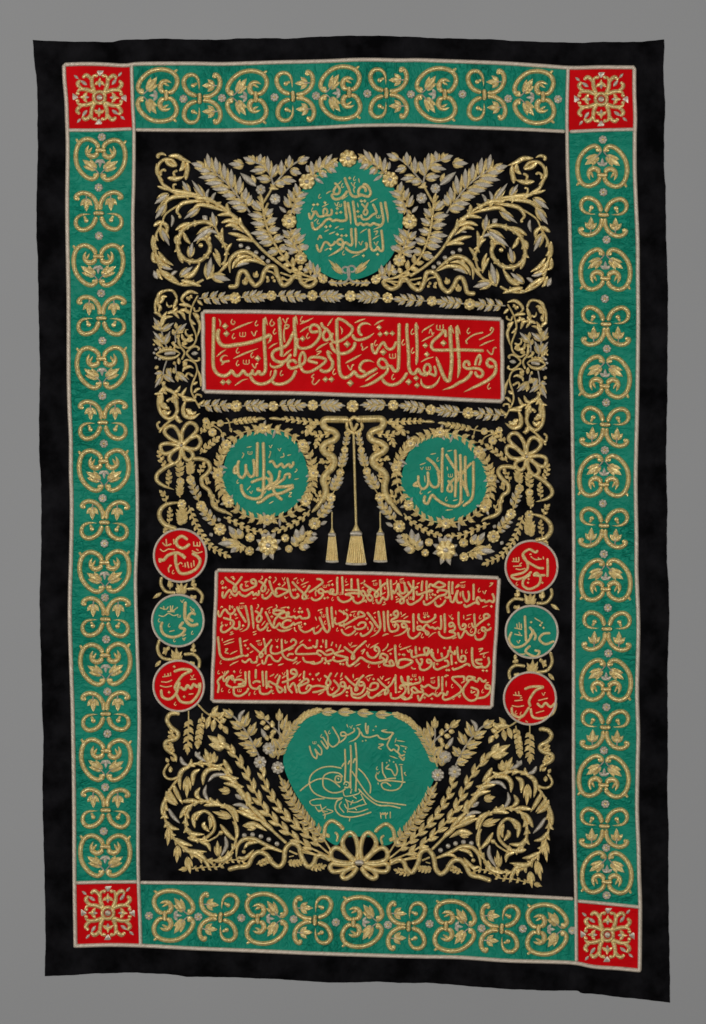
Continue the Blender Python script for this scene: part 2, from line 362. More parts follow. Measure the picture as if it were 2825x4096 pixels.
def build_part(part, parent, mat='gold', mp=None, letters=False, label=None, pos_hint=None):
    """parent: the thing (floral parts become its children) or a panel (its letters become sub-parts)"""
    f = (lambda q: tuple(mp(q))) if mp else (lambda q: q)
    main = MB(); subs = []; leaves = []; strokes = []
    hkL = 0.40
    for code, w, pts in part['el']:
        pts = [f(q) for q in pts]
        silver = code.endswith('v') and code not in ('v',)
        c0 = code[0]
        if letters:
            mm = mat; w = w * (1.10 if mat == 'fine' else 1.10)
            mb = MB()
            if c0 in 'spql': add_stroke(mb, c0, pts, w, mm, tick(), hk=hkL); nm = 'letter' if w > letters else 'vowel_mark'
            elif c0 == 'D': add_dome(mb, pts[0], w, 'gold', tick(), hk=0.45, diamond=True); nm = 'dot'
            elif c0 == 'h': add_stroke(mb, 's', [(pts[0][0] + a * w, pts[0][1] + b * w) for a, b in HOOK], w * 0.42, mm, tick(), hk=hkL); nm = 'vowel_mark'
            elif c0 == 'v': add_stroke(mb, 's', [(pts[0][0] + a * w, pts[0][1] + b * w) for a, b in VEE], w * 0.45, mm, tick(), hk=hkL); nm = 'vowel_mark'
            elif c0 == 'w':
                for st in SHAD: add_stroke(mb, 's', [(pts[0][0] + a * w, pts[0][1] + b * w) for a, b in st], w * 0.40, mm, tick(), hk=hkL)
                nm = 'vowel_mark'
            subs.append((nm, mb)); continue
        if c0 in 'spql': strokes.append((c0, pts, w * WS, 'silver' if silver else mat))
        elif c0 in 'SPQL':
            mb = MB(); w *= WL_ if c0 == 'L' else WS; add_stroke(mb, c0.lower(), pts, w, 'silver' if silver else mat, 0.8 + tick(), groove=0.3 if c0 == 'L' else 0); subs.append(('leaf' if c0 in 'L' else 'tendril', mb))
        elif c0 in 'atgun':
            w *= {'a': 1.2, 't': 1.42, 'n': 1.3, 'u': 1.3}.get(c0, WA); mb = MB(); add_leaf(mb, code, pts[0], pts[1], w); leaves.append((w * np.hypot(pts[1][0] - pts[0][0], pts[1][1] - pts[0][1]), mb))
        elif c0 == 'f':
            mb = MB(); add_blossom(mb, pts[0], w, silver); subs.append(('blossom', mb))
        elif c0 == 'd':
            mb = MB(); add_dome(mb, pts[0], w, 'silver' if silver else 'gold', 1.0 + tick()); subs.append(('bead', mb))
    if letters:
        for nm, mb in subs: link(nm, mb, parent)
        return parent
    if strokes:      # strokes that touch make one piece; loose ones are pieces of their own
        D = [smooth(q[1], 5.0) for q in strokes]; left = list(range(len(strokes))); groups = []
        while left:
            g = [left.pop(0)]; k = 0
            while k < len(g):
                i = g[k]; k += 1
                for j in left[:]:
                    dm = np.min(np.hypot(D[i][:, None, 0] - D[j][None, :, 0], D[i][:, None, 1] - D[j][None, :, 1]))
                    if dm < (strokes[i][2] + strokes[j][2]) * 0.5: g.append(j); left.remove(j)
            groups.append(g)
        groups.sort(key=lambda g: -sum(len(D[i]) * strokes[i][2] for i in g))
        for n_, g in enumerate(groups):
            mb = main if n_ == 0 else MB()
            for i in sorted(g): add_stroke(mb, strokes[i][0], strokes[i][1], strokes[i][2], strokes[i][3], tick() * 0.5)
            if n_: subs.append(('scroll' if strokes[g[0]][2] > 6 else 'stem', mb))
    if not main.v:          # a cluster without a stem: its biggest piece carries the rest
        k = max(range(len(leaves)), key=lambda i: leaves[i][0]) if leaves else None
        if k is not None: main = leaves.pop(k)[1]
        else: main = subs.pop(0)[1]
    po = link(part['name'], main, parent, label=label or part['label'])
    for _, mb in leaves: link('leaf', mb, po)
    for nm, mb in subs: link(nm, mb, po)
    return po
# ---------------------------------------------------------------- thin-plate warp for the right-hand (mirrored) half
def tps(src, dst, reg=60.0):
    s = np.array(src, float); d = np.array(dst, float); n = len(s)
    r = np.hypot(s[:, None, 0] - s[None, :, 0], s[:, None, 1] - s[None, :, 1]); K = np.where(r > 0, r**2 * np.log(r + 1e-9), 0) + np.eye(n) * reg * n
    P_ = np.column_stack((np.ones(n), s)); A = np.zeros((n + 3, n + 3)); A[:n, :n] = K; A[:n, n:] = P_; A[n:, :n] = P_.T
    B = np.zeros((n + 3, 2)); B[:n] = d; Wt = np.linalg.solve(A, B)
    def f(q):
        q = np.array(q, float); rr = np.hypot(q[0] - s[:, 0], q[1] - s[:, 1]); u = np.where(rr > 0, rr**2 * np.log(rr + 1e-9), 0)
        return Wt[n] + Wt[n + 1] * q[0] + Wt[n + 2] * q[1] + u @ Wt[:n]
    return f
# ---------------------------------------------------------------- setting
def plane_wall():
    mb = MB(); n = 9
    xs = np.linspace(-2600, 5400, n); ys = np.linspace(-2600, 6700, n)
    P = np.array([(x, y, 0) for y in ys for x in xs], float)
    mb.grid(P, P[:, :2] / 100, 'wall', n, n)
    o = link('backdrop', mb, None, kind='structure'); return o
backdrop = plane_wall()
# ---------------------------------------------------------------- the one thing
curtain = bpy.data.objects.new('embroidered_curtain', None); sc.collection.objects.link(curtain)
curtain['label'] = 'black curtain embroidered with gold script, green border bands and red corners, on grey cloth'
curtain['category'] = 'curtain'
base_c = to_world(np.array([[1420, 3960, 0]]))[0]
curtain.location = base_c; CTR[curtain.name] = base_c
# ---------------------------------------------------------------- edge lines, traced (photograph pixels)
def L_(s): return np.array([tuple(map(float, q.split(','))) for q in s.split()])
E_top = L_('132,160 180,163 250,166 350,167 446,168 481,161 560,158 651,155 802,159 900,158 960,154 1100,153 1140,155 1300,146 1466,143 1640,147 1700,151 1850,155 2000,159 2040,163 2150,167 2311,171 2420,168 2561,168 2600,163 2656,158')
E_bot = L_('180,3904 265,3901 376,3894 526,3890 625,3894 704,3899 751,3906 900,3908 1064,3914 1180,3920 1252,3926 1377,3930 1494,3926 1560,3929 1682,3932 1713,3930 1889,3945 2027,3955 2215,3962 2311,3962 2326,3971 2383,3976 2476,3987 2600,4000 2680,4010')
E_left = L_('132,160 140,260 150,355 151,500 152,621 148,759 147,932 152,1040 156,1278 161,1500 158,1608 158,1803 165,1932 166,2019 165,2235 160,2365 161,2500 167,2716 171,2889 175,2950 171,3148 174,3321 179,3500 183,3756 180,3904')
E_right = L_('2656,158 2657,205 2653,295 2660,416 2656,546 2657,694 2662,759 2664,932 2671,1148 2671,1278 2669,1500 2669,1586 2664,1846 2669,2019 2667,2213 2675,2365 2676,2500 2670,2673 2671,3019 2669,3192 2674,3300 2673,3480 2675,3696 2678,3831 2680,4010')
R_top = L_('256,260 330,257 401,258 500,263 551,257 752,255 900,257 1101,251 1301,246 1414,241 1500,241 1600,243 1676,242 1851,248 2001,254 2150,263 2281,272 2401,270 2541,271')
R_left = L_('257,258 259,320 266,400 269,471 272,560 272,640 270,803 271,932 274,1105 276,1235 276,1500 279,1630 285,1759 285,1889 288,2019 286,2192 281.5,2365 281,2500 286,2673 292,2846 294.5,2975 297,3148 298,3321 299,3480 300,3580 303,3791')
R_bot = L_('301,3783 451,3779 601,3783 752,3791 900,3797 1001,3801 1252,3812 1400,3817 1500,3820 1682,3825 1839,3828 2027,3841 2251,3848 2311,3853 2376,3866 2476,3873 2564,3881')
R_right = L_('2537,270 2537,371 2540,471 2538,560 2539,695 2545,846 2550,975 2551,1148 2552,1278 2550,1500 2547,1673 2544,1803 2542.5,1932 2545.5,2148 2545.5,2278 2552,2451 2553,2543 2548,2759 2552,2932 2550,3062 2548,3235 2554,3408 2556,3500 2560,3605 2560,3731 2558,3885')
V_l = L_('527,262 532,421 537,521 536,720 532,889 534,1105 536,1321 536,1500 541,1673 545,1803 550,1976 549,2148 543,2321 547,2500 554,2716 558,2889 555,3062 553,3278 554,3480 561,3681 564,3782')
V_r = L_('2272,274 2268,421 2268,521 2271,695 2277.5,846 2282,1019 2287,1192 2287,1365 2286,1500 2290.5,1803 2293,1976 2295,2192 2295,2451 2294,2846 2294,3105 2297,3321 2301,3480 2304,3630 2306,3846')
H_tl = L_('272,522 400,522 529,517')
H_t = L_('544,521 700,522 900,522 1101,517 1301,510 1450,503 1651,502 1851,510 2001,515 2125,520 2260,527')
H_tr = L_('2278,528 2400,522 2535,519')
H_bl = L_('305,3530 430,3527 552,3526')
H_b = L_('562,3529 780,3531 900,3534 1001,3538 1252,3548 1400,3555 1651,3565 1901,3574 2089,3583 2294,3594')
H_br = L_('2310,3603 2430,3614 2556,3627')
def cut(poly, a, b, ax):
    """stretch of a traced line between coordinate a and b along axis ax"""
    Q = smooth(poly, 6.0); o = np.argsort(Q[:, ax]); Q = Q[o]
    n = max(4, int(abs(b - a) / 7)); t = np.linspace(a, b, n)
    other = np.interp(t, Q[:, ax], Q[:, 1 - ax])
    return np.column_stack((t, other)) if ax == 0 else np.column_stack((other, t))
def coons(T_, B_, Lf, Rt, nu, nv):
    """four sided patch: top/bottom left-to-right, left/right top-to-bottom"""
    def rs(P, n):
        s = np.concatenate(([0], np.cumsum(np.hypot(*np.diff(P, axis=0).T)))); q = np.linspace(0, s[-1], n)
        return np.column_stack((np.interp(q, s, P[:, 0]), np.interp(q, s, P[:, 1])))
    T_, B_, Lf, Rt = rs(T_, nu), rs(B_, nu), rs(Lf, nv), rs(Rt, nv)
    u = np.linspace(0, 1, nu)[None, :, None]; v = np.linspace(0, 1, nv)[:, None, None]
    c = (1 - u) * (1 - v) * T_[0] + u * (1 - v) * T_[-1] + (1 - u) * v * B_[0] + u * v * B_[-1]
    return (1 - v) * T_[None] + v * B_[None] + (1 - u) * Lf[:, None] + u * Rt[:, None] - c
def panel(name, mat, T_, B_, Lf, Rt, lift, cell=9.0, label=None, parent=None, rim=0.0):
    w = np.hypot(*(T_[-1] - T_[0])); h = np.hypot(*(Lf[-1] - Lf[0]))
    nu = int(w / cell) + 2; nv = int(h / cell) + 2
    G = coons(T_, B_, Lf, Rt, nu, nv); X = G.reshape(-1, 2)
    Z = relief(X[:, 0], X[:, 1]) + lift
    if rim:
        I, J = np.meshgrid(np.arange(nv), np.arange(nu), indexing='ij'); m = np.minimum(np.minimum(I, nv - 1 - I), np.minimum(J, nu - 1 - J)).ravel()
        Z = np.where(m == 0, rim, Z)
    mb = MB(); mb.grid(np.column_stack((X, Z)), X / 100, mat, nv, nu)
    return link(name, mb, parent or curtain, label=label)
# black ground: a skin with a turned-over rim standing off the wall
def jag(P, ax, amp=1.0):
    Q = smooth(P, 5.0); t = Q[:, ax]
    n = np.sin(t / 9.0) * 0.4 + np.sin(t / 23.0 + 1) * 0.6 + np.array([random.uniform(-.5, .5) for _ in t]) * 0.7
    w_ = np.clip(np.minimum(np.arange(len(t)), len(t) - 1 - np.arange(len(t))) / 6, 0, 1)
    Q[:, 1 - ax] += n * amp * w_; return Q
ground = panel('black_ground', 'velvet', jag(E_top, 0), jag(E_bot, 0), jag(E_left, 1), jag(E_right, 1), 0.0, cell=11.0, rim=3.0)
def cord(P, w, parent, label=None, name='cord_trim'):
    mb = MB(); add_stroke(mb, 's', P, w, 'cord', 1.2, hk=0.5, nc=9, rope=11.0, step=2.6); return link(name, mb, parent, label=label)
# border panels
def seg(P): return P
xL0, xL1, xR0, xR1 = 272, 533, 2271, 2540
top_band = panel('border_band', 'greenh', cut(R_top, 528, 2271, 0), cut(H_t, 533, 2268, 0), cut(V_l, 262, 520, 1), cut(V_r, 272, 526, 1), 1.2, label='green satin band along the top')
bot_band = panel('border_band', 'greenh', cut(H_b, 556, 2302, 0), cut(R_bot, 563, 2306, 0), cut(V_l, 3528, 3782, 1), cut(V_r, 3594, 3850, 1), 1.2, label='green satin band along the bottom')
left_band = panel('border_band', 'greenv', cut(H_tl, 271, 535, 0), cut(H_bl, 299, 554, 0), cut(R_left, 522, 3530, 1), cut(V_l, 519, 3527, 1), 1.2, label='green satin band down the left side')
right_band = panel('border_band', 'greenv', cut(H_tr, 2269, 2538, 0), cut(H_br, 2304, 2559, 0), cut(V_r, 528, 3602, 1), cut(R_right, 520, 3627, 1), 1.2, label='green satin band down the right side')
c_tl = panel('corner_square', 'red', cut(R_top, 258, 528, 0), cut(H_tl, 271, 535, 0), cut(R_left, 260, 522, 1), cut(V_l, 262, 518, 1), 1.2, label='red corner square at the top left')
c_tr = panel('corner_square', 'red', cut(R_top, 2272, 2537, 0), cut(H_tr, 2269, 2538, 0), cut(V_r, 274, 527, 1), cut(R_right, 271, 519, 1), 1.2, label='red corner square at the top right')
c_bl = panel('corner_square', 'red', cut(H_bl, 299, 556, 0), cut(R_bot, 303, 564, 0), cut(R_left, 3530, 3790, 1), cut(V_l, 3527, 3782, 1), 1.2, label='red corner square at the bottom left')
c_br = panel('corner_square', 'red', cut(H_br, 2304, 2560, 0), cut(R_bot, 2306, 2562, 0), cut(V_r, 3602, 3850, 1), cut(R_right, 3627, 3882, 1), 1.2, label='red corner square at the bottom right')
for nm_, P_ in (('top edge', R_top), ('left edge', R_left), ('bottom edge', R_bot), ('right edge', R_right)):
    cord(P_, 17.5, curtain, 'silver twisted cord along the outer %s of the border' % nm_)
for P_, lb in ((V_l, 'left inner edge'), (V_r, 'right inner edge'), (H_t, 'top inner edge'), (H_b, 'bottom inner edge')):
    cord(P_, 15.5, curtain, 'silver twisted cord along the %s of the border' % lb)
for P_, pr in ((H_tl, c_tl), (H_tr, c_tr), (H_bl, c_bl), (H_br, c_br)): cord(P_, 15.5, pr)
# ---------------------------------------------------------------- border ornaments (local frame: strip pixels, 2.3133 per photograph pixel)
KS = 1 / 2.3133
def placer(c, rot, sx=1.0, sy=1.0, mir=1, jit=3.0):
    jx = [random.uniform(-jit, jit) for _ in range(6)]
    ca, sa = math.cos(math.radians(rot)), math.sin(math.radians(rot))
    def f(q):
        x, y = q
        x = x * mir; x += jx[0] * math.sin(y / 80 + jx[1]); y += jx[2] * math.sin(x / 90 + jx[3])
        x *= sx * KS; y *= sy * KS
        return (c[0] + x * ca - y * sa, c[1] + x * sa + y * ca)
    return f
def tr(f, P): return [f(q) for q in P]
HEART = L_('22,-100 35,-137 70,-167 120,-184 170,-172 207,-132 226,-72 228,-2 210,68 170,128 120,170 72,185 40,172 26,148 38,132')
CURL = L_('25,-66 45,-34 80,-24 116,-42 128,-82 112,-130')
XUP = L_('15,-30 20,-92 52,-152 100,-186 155,-194 198,-175 212,-148 194,-132')
XLO = L_('20,26 50,98 105,140 165,146 206,108 206,52 172,16 122,4 74,4')
def heart(panel_, c, rot, sx=1.0, sy=1.0):
    fr = placer(c, rot, sx, sy, 1); fl = placer(c, rot, sx, sy, -1)
    mb = MB()
    for f in (fr, fl):
        add_stroke(mb, 's', tr(f, HEART), 46 * KS, 'gold', tick() * .4, hk=0.5)
        add_stroke(mb, 's', tr(f, L_('206,-146 232,-186')), 26 * KS, 'gold', 0, hk=0.45)
        add_dome(mb, f((42, 148)), 21 * KS, 'gold', 1.6, hk=0.7)
    o = link('heart_scroll', mb, panel_)
    for f in (fr, fl):
        mb = MB(); add_stroke(mb, 'p', tr(f, CURL), 50 * KS, 'gold', 1.0); add_stroke(mb, 'l', tr(f, L_('118,-48 100,-72 82,-108')), 24 * KS, 'gold', 1.6); link('curl', mb, panel_)
        mb = MB(); t0 = tick()
        for a, b, w in (((40, 94), (164, 8), 62), ((56, 100), (158, 66), 42), ((48, 78), (96, 0), 42), ((40, 102), (108, 96), 30), ((32, 88), (58, 34), 30)):
            add_almond(mb, f(a), f(b), w * KS, 'goldleaf', t0, groove=.2)
        add_stroke(mb, 's', tr(f, L_('6,138 50,88 112,44')), 11 * KS, 'silver', 4.0); link('leaf', mb, panel_)
    mb = MB(); add_stroke(mb, 's', tr(fr, L_('-50,-82 0,-84 50,-82')), 42 * KS, 'gold', 5.0, hk=0.5); link('clasp', mb, panel_)
    mb = MB()
    for a, b, w in (((0, 0), (0, 78), 34), ((0, 2), (-50, 38), 34), ((0, 2), (50, 38), 34)): add_almond(mb, fr(a), fr(b), w * KS, 'silver', .5, groove=.15)
    link('bell_flower', mb, panel_)
def cross(panel_, c, rot, sx=1.0, sy=1.0):
    fr = placer(c, rot, sx, sy, 1); fl = placer(c, rot, sx, sy, -1); mb = MB()
    for f in (fr, fl):
        add_stroke(mb, 's', tr(f, XUP), 45 * KS, 'gold', tick() * .4, hk=0.5); add_dome(mb, f((196, -140)), 21 * KS, 'gold', 1.4, hk=0.6)
        add_stroke(mb, 'p', tr(f, XLO), 46 * KS, 'gold', 1.0 + tick() * .4, hk=0.5)
        add_stroke(mb, 's', tr(f, L_('134,22 122,44 112,70')), 28 * KS, 'gold', .5); add_dome(mb, f((114, 62)), 22 * KS, 'gold', 1.4, hk=0.6)
    link('cross_scroll', mb, panel_)
    for f in (fr, fl):
        mb = MB(); t0 = tick()
        for a, b, w in (((115, -142), (113, -22), 56), ((112, -142), (60, -76), 44), ((118, -142), (170, -76), 44)): add_almond(mb, f(a), f(b), w * KS, 'goldleaf', t0, groove=.2)
        add_stroke(mb, 's', tr(f, L_('113,-170 115,-130 114,-84')), 12 * KS, 'silver', 4.0); link('leaf', mb, panel_)
    mb = MB(); add_stroke(mb, 's', tr(fr, L_('-50,0 0,-3 50,0')), 38 * KS, 'gold', 5.5, hk=0.5); link('clasp', mb, panel_)
def rosette(panel_, c):
    mb = MB(); add_blossom(mb, c, 17.0, True, n=7); link('rosette', mb, panel_)
def pts(s): return [tuple(map(float, q.split(','))) for q in s.split()]
for c in pts('403,639 395,1062 409,1471 417,1882 420,2286 423,2657 425,3039 422,3422'): heart(left_band, c, random.uniform(-2, 2))
for c in pts('396,855 407,1274 413,1691 419,2091 423,2478 424,2855 423,3242'): cross(left_band, c, random.uniform(-2, 2))
for c in pts('409,550 396,751 397,944 406,1174 411,1364 411,1584 417,1775 412,1993 419,2174 421,2390 426,2557 431,2766 431,2934 422,3148 416,3324'): rosette(left_band, c)
for c in pts('2408.5,666 2421,1079 2419,1509 2415,1903 2422,2320 2424,2720 2415,3105 2427,3490'): heart(right_band, c, 180 + random.uniform(0, 3))
for c in pts('2414,859 2423,1296 2420,1699 2415,2102 2427,2515 2420,2908 2417,3302'): cross(right_band, c, 180 + random.uniform(0, 3))
for c in pts('2411,560 2413,770 2426,960 2419,1196 2427,1396 2424,1611 2419,1801 2411,2014 2415,2216 2431,2431 2433,2613 2425,2828 2415,3001 2421,3215 2424,3390 2426,3580'): rosette(right_band, c)
for c in pts('631,383 989,389 1362,373 1745,378 2137,390'): heart(top_band, c, 90 + random.uniform(-2, 2), 1.05, 0.98)
for c in pts('800,396 1172,387 1545,374 1937,381'): cross(top_band, c, 90 + random.uniform(-2, 2), 1.05, 0.98)
for c in pts('735,397 889,394 1099,391 1265,385 1470,376 1644,379 1850,378 2033,396 2232,398'): rosette(top_band, c)
for c in pts('695,3661 1066,3674 1449,3687 1819,3704 2188,3717'): heart(bot_band, c, 270 + random.uniform(0, 3), 1.0, 0.98)
for c in pts('884,3668 1261,3680 1636,3702 2008,3713'): cross(bot_band, c, 270 + random.uniform(0, 3), 1.0, 0.98)
for c in pts('597,3662 794,3666 966,3671 1175,3676 1344,3688 1552,3698 1718,3694 1926,3712 2091,3714 2289,3721'): rosette(bot_band, c)
# ---------------------------------------------------------------- corner ornaments (local frame: 1.995 per photograph pixel)
def corner(pn, c, rot=0):
    k = 1 / 1.995
    def fr(q, a): 
        a = math.radians(a + rot); x, y = q[0] * k * 1.06, q[1] * k * 1.06
        return (c[0] + x * math.cos(a) - y * math.sin(a), c[1] + x * math.sin(a) + y * math.cos(a))
    ring = MB(); an = np.linspace(0, 2 * math.pi, 15); add_stroke(ring, 'x', [(c[0] + math.cos(a) * 23, c[1] + math.sin(a) * 23) for a in an], 15, 'gold', 2.0, hk=0.5)
    link('ring', ring, pn); mb = MB(); add_dome(mb, c, 13, 'silver', .5, hk=.6); link('centre_boss', mb, pn)
    for q4 in range(4):
        a = 90 * q4
        mb = MB()
        for sw in (0, 1):
            def g(P): return [fr((y, x) if sw else (x, y), a) for x, y in P]
            add_stroke(mb, 'q', g([(-168, -22), (-166, -44), (-140, -58), (-100, -58), (-62, -46), (-38, -34)]), 36 * k, 'gold', tick() * .4)
            add_dome(mb, g([(-164, -28)])[0], 17 * k, 'gold', 1.0)
            add_stroke(mb, 'p', g([(-152, -122), (-166, -102), (-150, -76), (-112, -58)]), 36 * k, 'gold', tick() * .4)
            add_stroke(mb, 's', g([(-146, -132), (-160, -112)]), 32 * k, 'gold', tick() * .4)
        link('branch', mb, pn)
        for P0, P1, w, m in (((-95, -92), (-148, -128), 30, 'silver'), ((-160, -138), (-196, -166), 24, 'silver')):
            mb = MB(); add_almond(mb, fr(P0, a), fr(P1, a), w * k, m, .5, groove=.1); link('silver_drop', mb, pn)
        mb = MB()
        for sg in (-1, 1): add_almond(mb, fr((0, -122), a), fr((sg * 40, -92), a), 32 * k, 'gold', .2, groove=.1)
        add_almond(mb, fr((0, -84), a), fr((0, -152), a), 32 * k, 'gold', .3, groove=.1); add_almond(mb, fr((0, -118), a), fr((0, -76), a), 24 * k, 'silver', 2.0, groove=.1)
        link('bud', mb, pn)
        mb = MB(); n = 5; U = []
        Pq = [fr((lerp_x, -160 - 44 * t), a) + (0,) for t in np.linspace(0, 1, n) for lerp_x in np.linspace(-5 - 27 * t, 5 + 27 * t, n)]
        Pq = np.array(Pq, float); Zs = np.array([1.0 + 3.0 * (1 - abs(2 * j / (n - 1) - 1) ** 2) * (1 - abs(2 * i / (n - 1) - 1) ** 3) for i in range(n) for j in range(n)])
        Pq[:, 2] = relief(Pq[:, 0], Pq[:, 1]) + Zs; mb.grid(Pq, np.column_stack((Pq[:, 0], np.zeros(len(Pq)))), 'silver', n, n); link('silver_fan', mb, pn)
for pn, c, r in ((c_tl, (399, 391), 1), (c_tr, (2404.5, 398), 0), (c_bl, (433, 3651), 0), (c_br, (2430, 3739), 1)): corner(pn, c, r)
# ---------------------------------------------------------------- red calligraphy panels
def quad_panel(name, mat, tl, tr_, br, bl, label, cw=17, bow=0.0):
    def ed(a, b, s=0.0):
        n = 12; t = np.linspace(0, 1, n)[:, None]; P = np.array(a) + (np.array(b) - np.array(a)) * t
        nn = np.array((-(b[1] - a[1]), b[0] - a[0]), float); nn /= np.hypot(*nn); return P + nn * (np.sin(np.pi * t) * s + np.sin(t * 17 + a[0]) * 0.8)
    T_, B_, Lf, Rt = ed(tl, tr_, bow), ed(bl, br, bow), ed(tl, bl), ed(tr_, br)
    p = panel(name, mat, T_, B_, Lf, Rt, 1.4, label=label)
    for e in (Lf, T_, B_, Rt): cord(e, cw, p)
    return p
cart1 = quad_panel('inscription_panel', 'red', (812, 1246), (2007, 1278), (2011, 1606), (816, 1567), 'long upper red panel with one band of gold calligraphy', 18, -6)
cart2 = quad_panel('inscription_panel', 'red', (868, 2280), (1996, 2312), (1968, 2830), (848, 2804), 'lower red panel with four lines of gold calligraphy', 16.5, -4)
def letters_on(panel_, txt, thr, mat='letter'):
    for p in parse(txt): build_part(p, panel_, mat=mat, letters=thr)
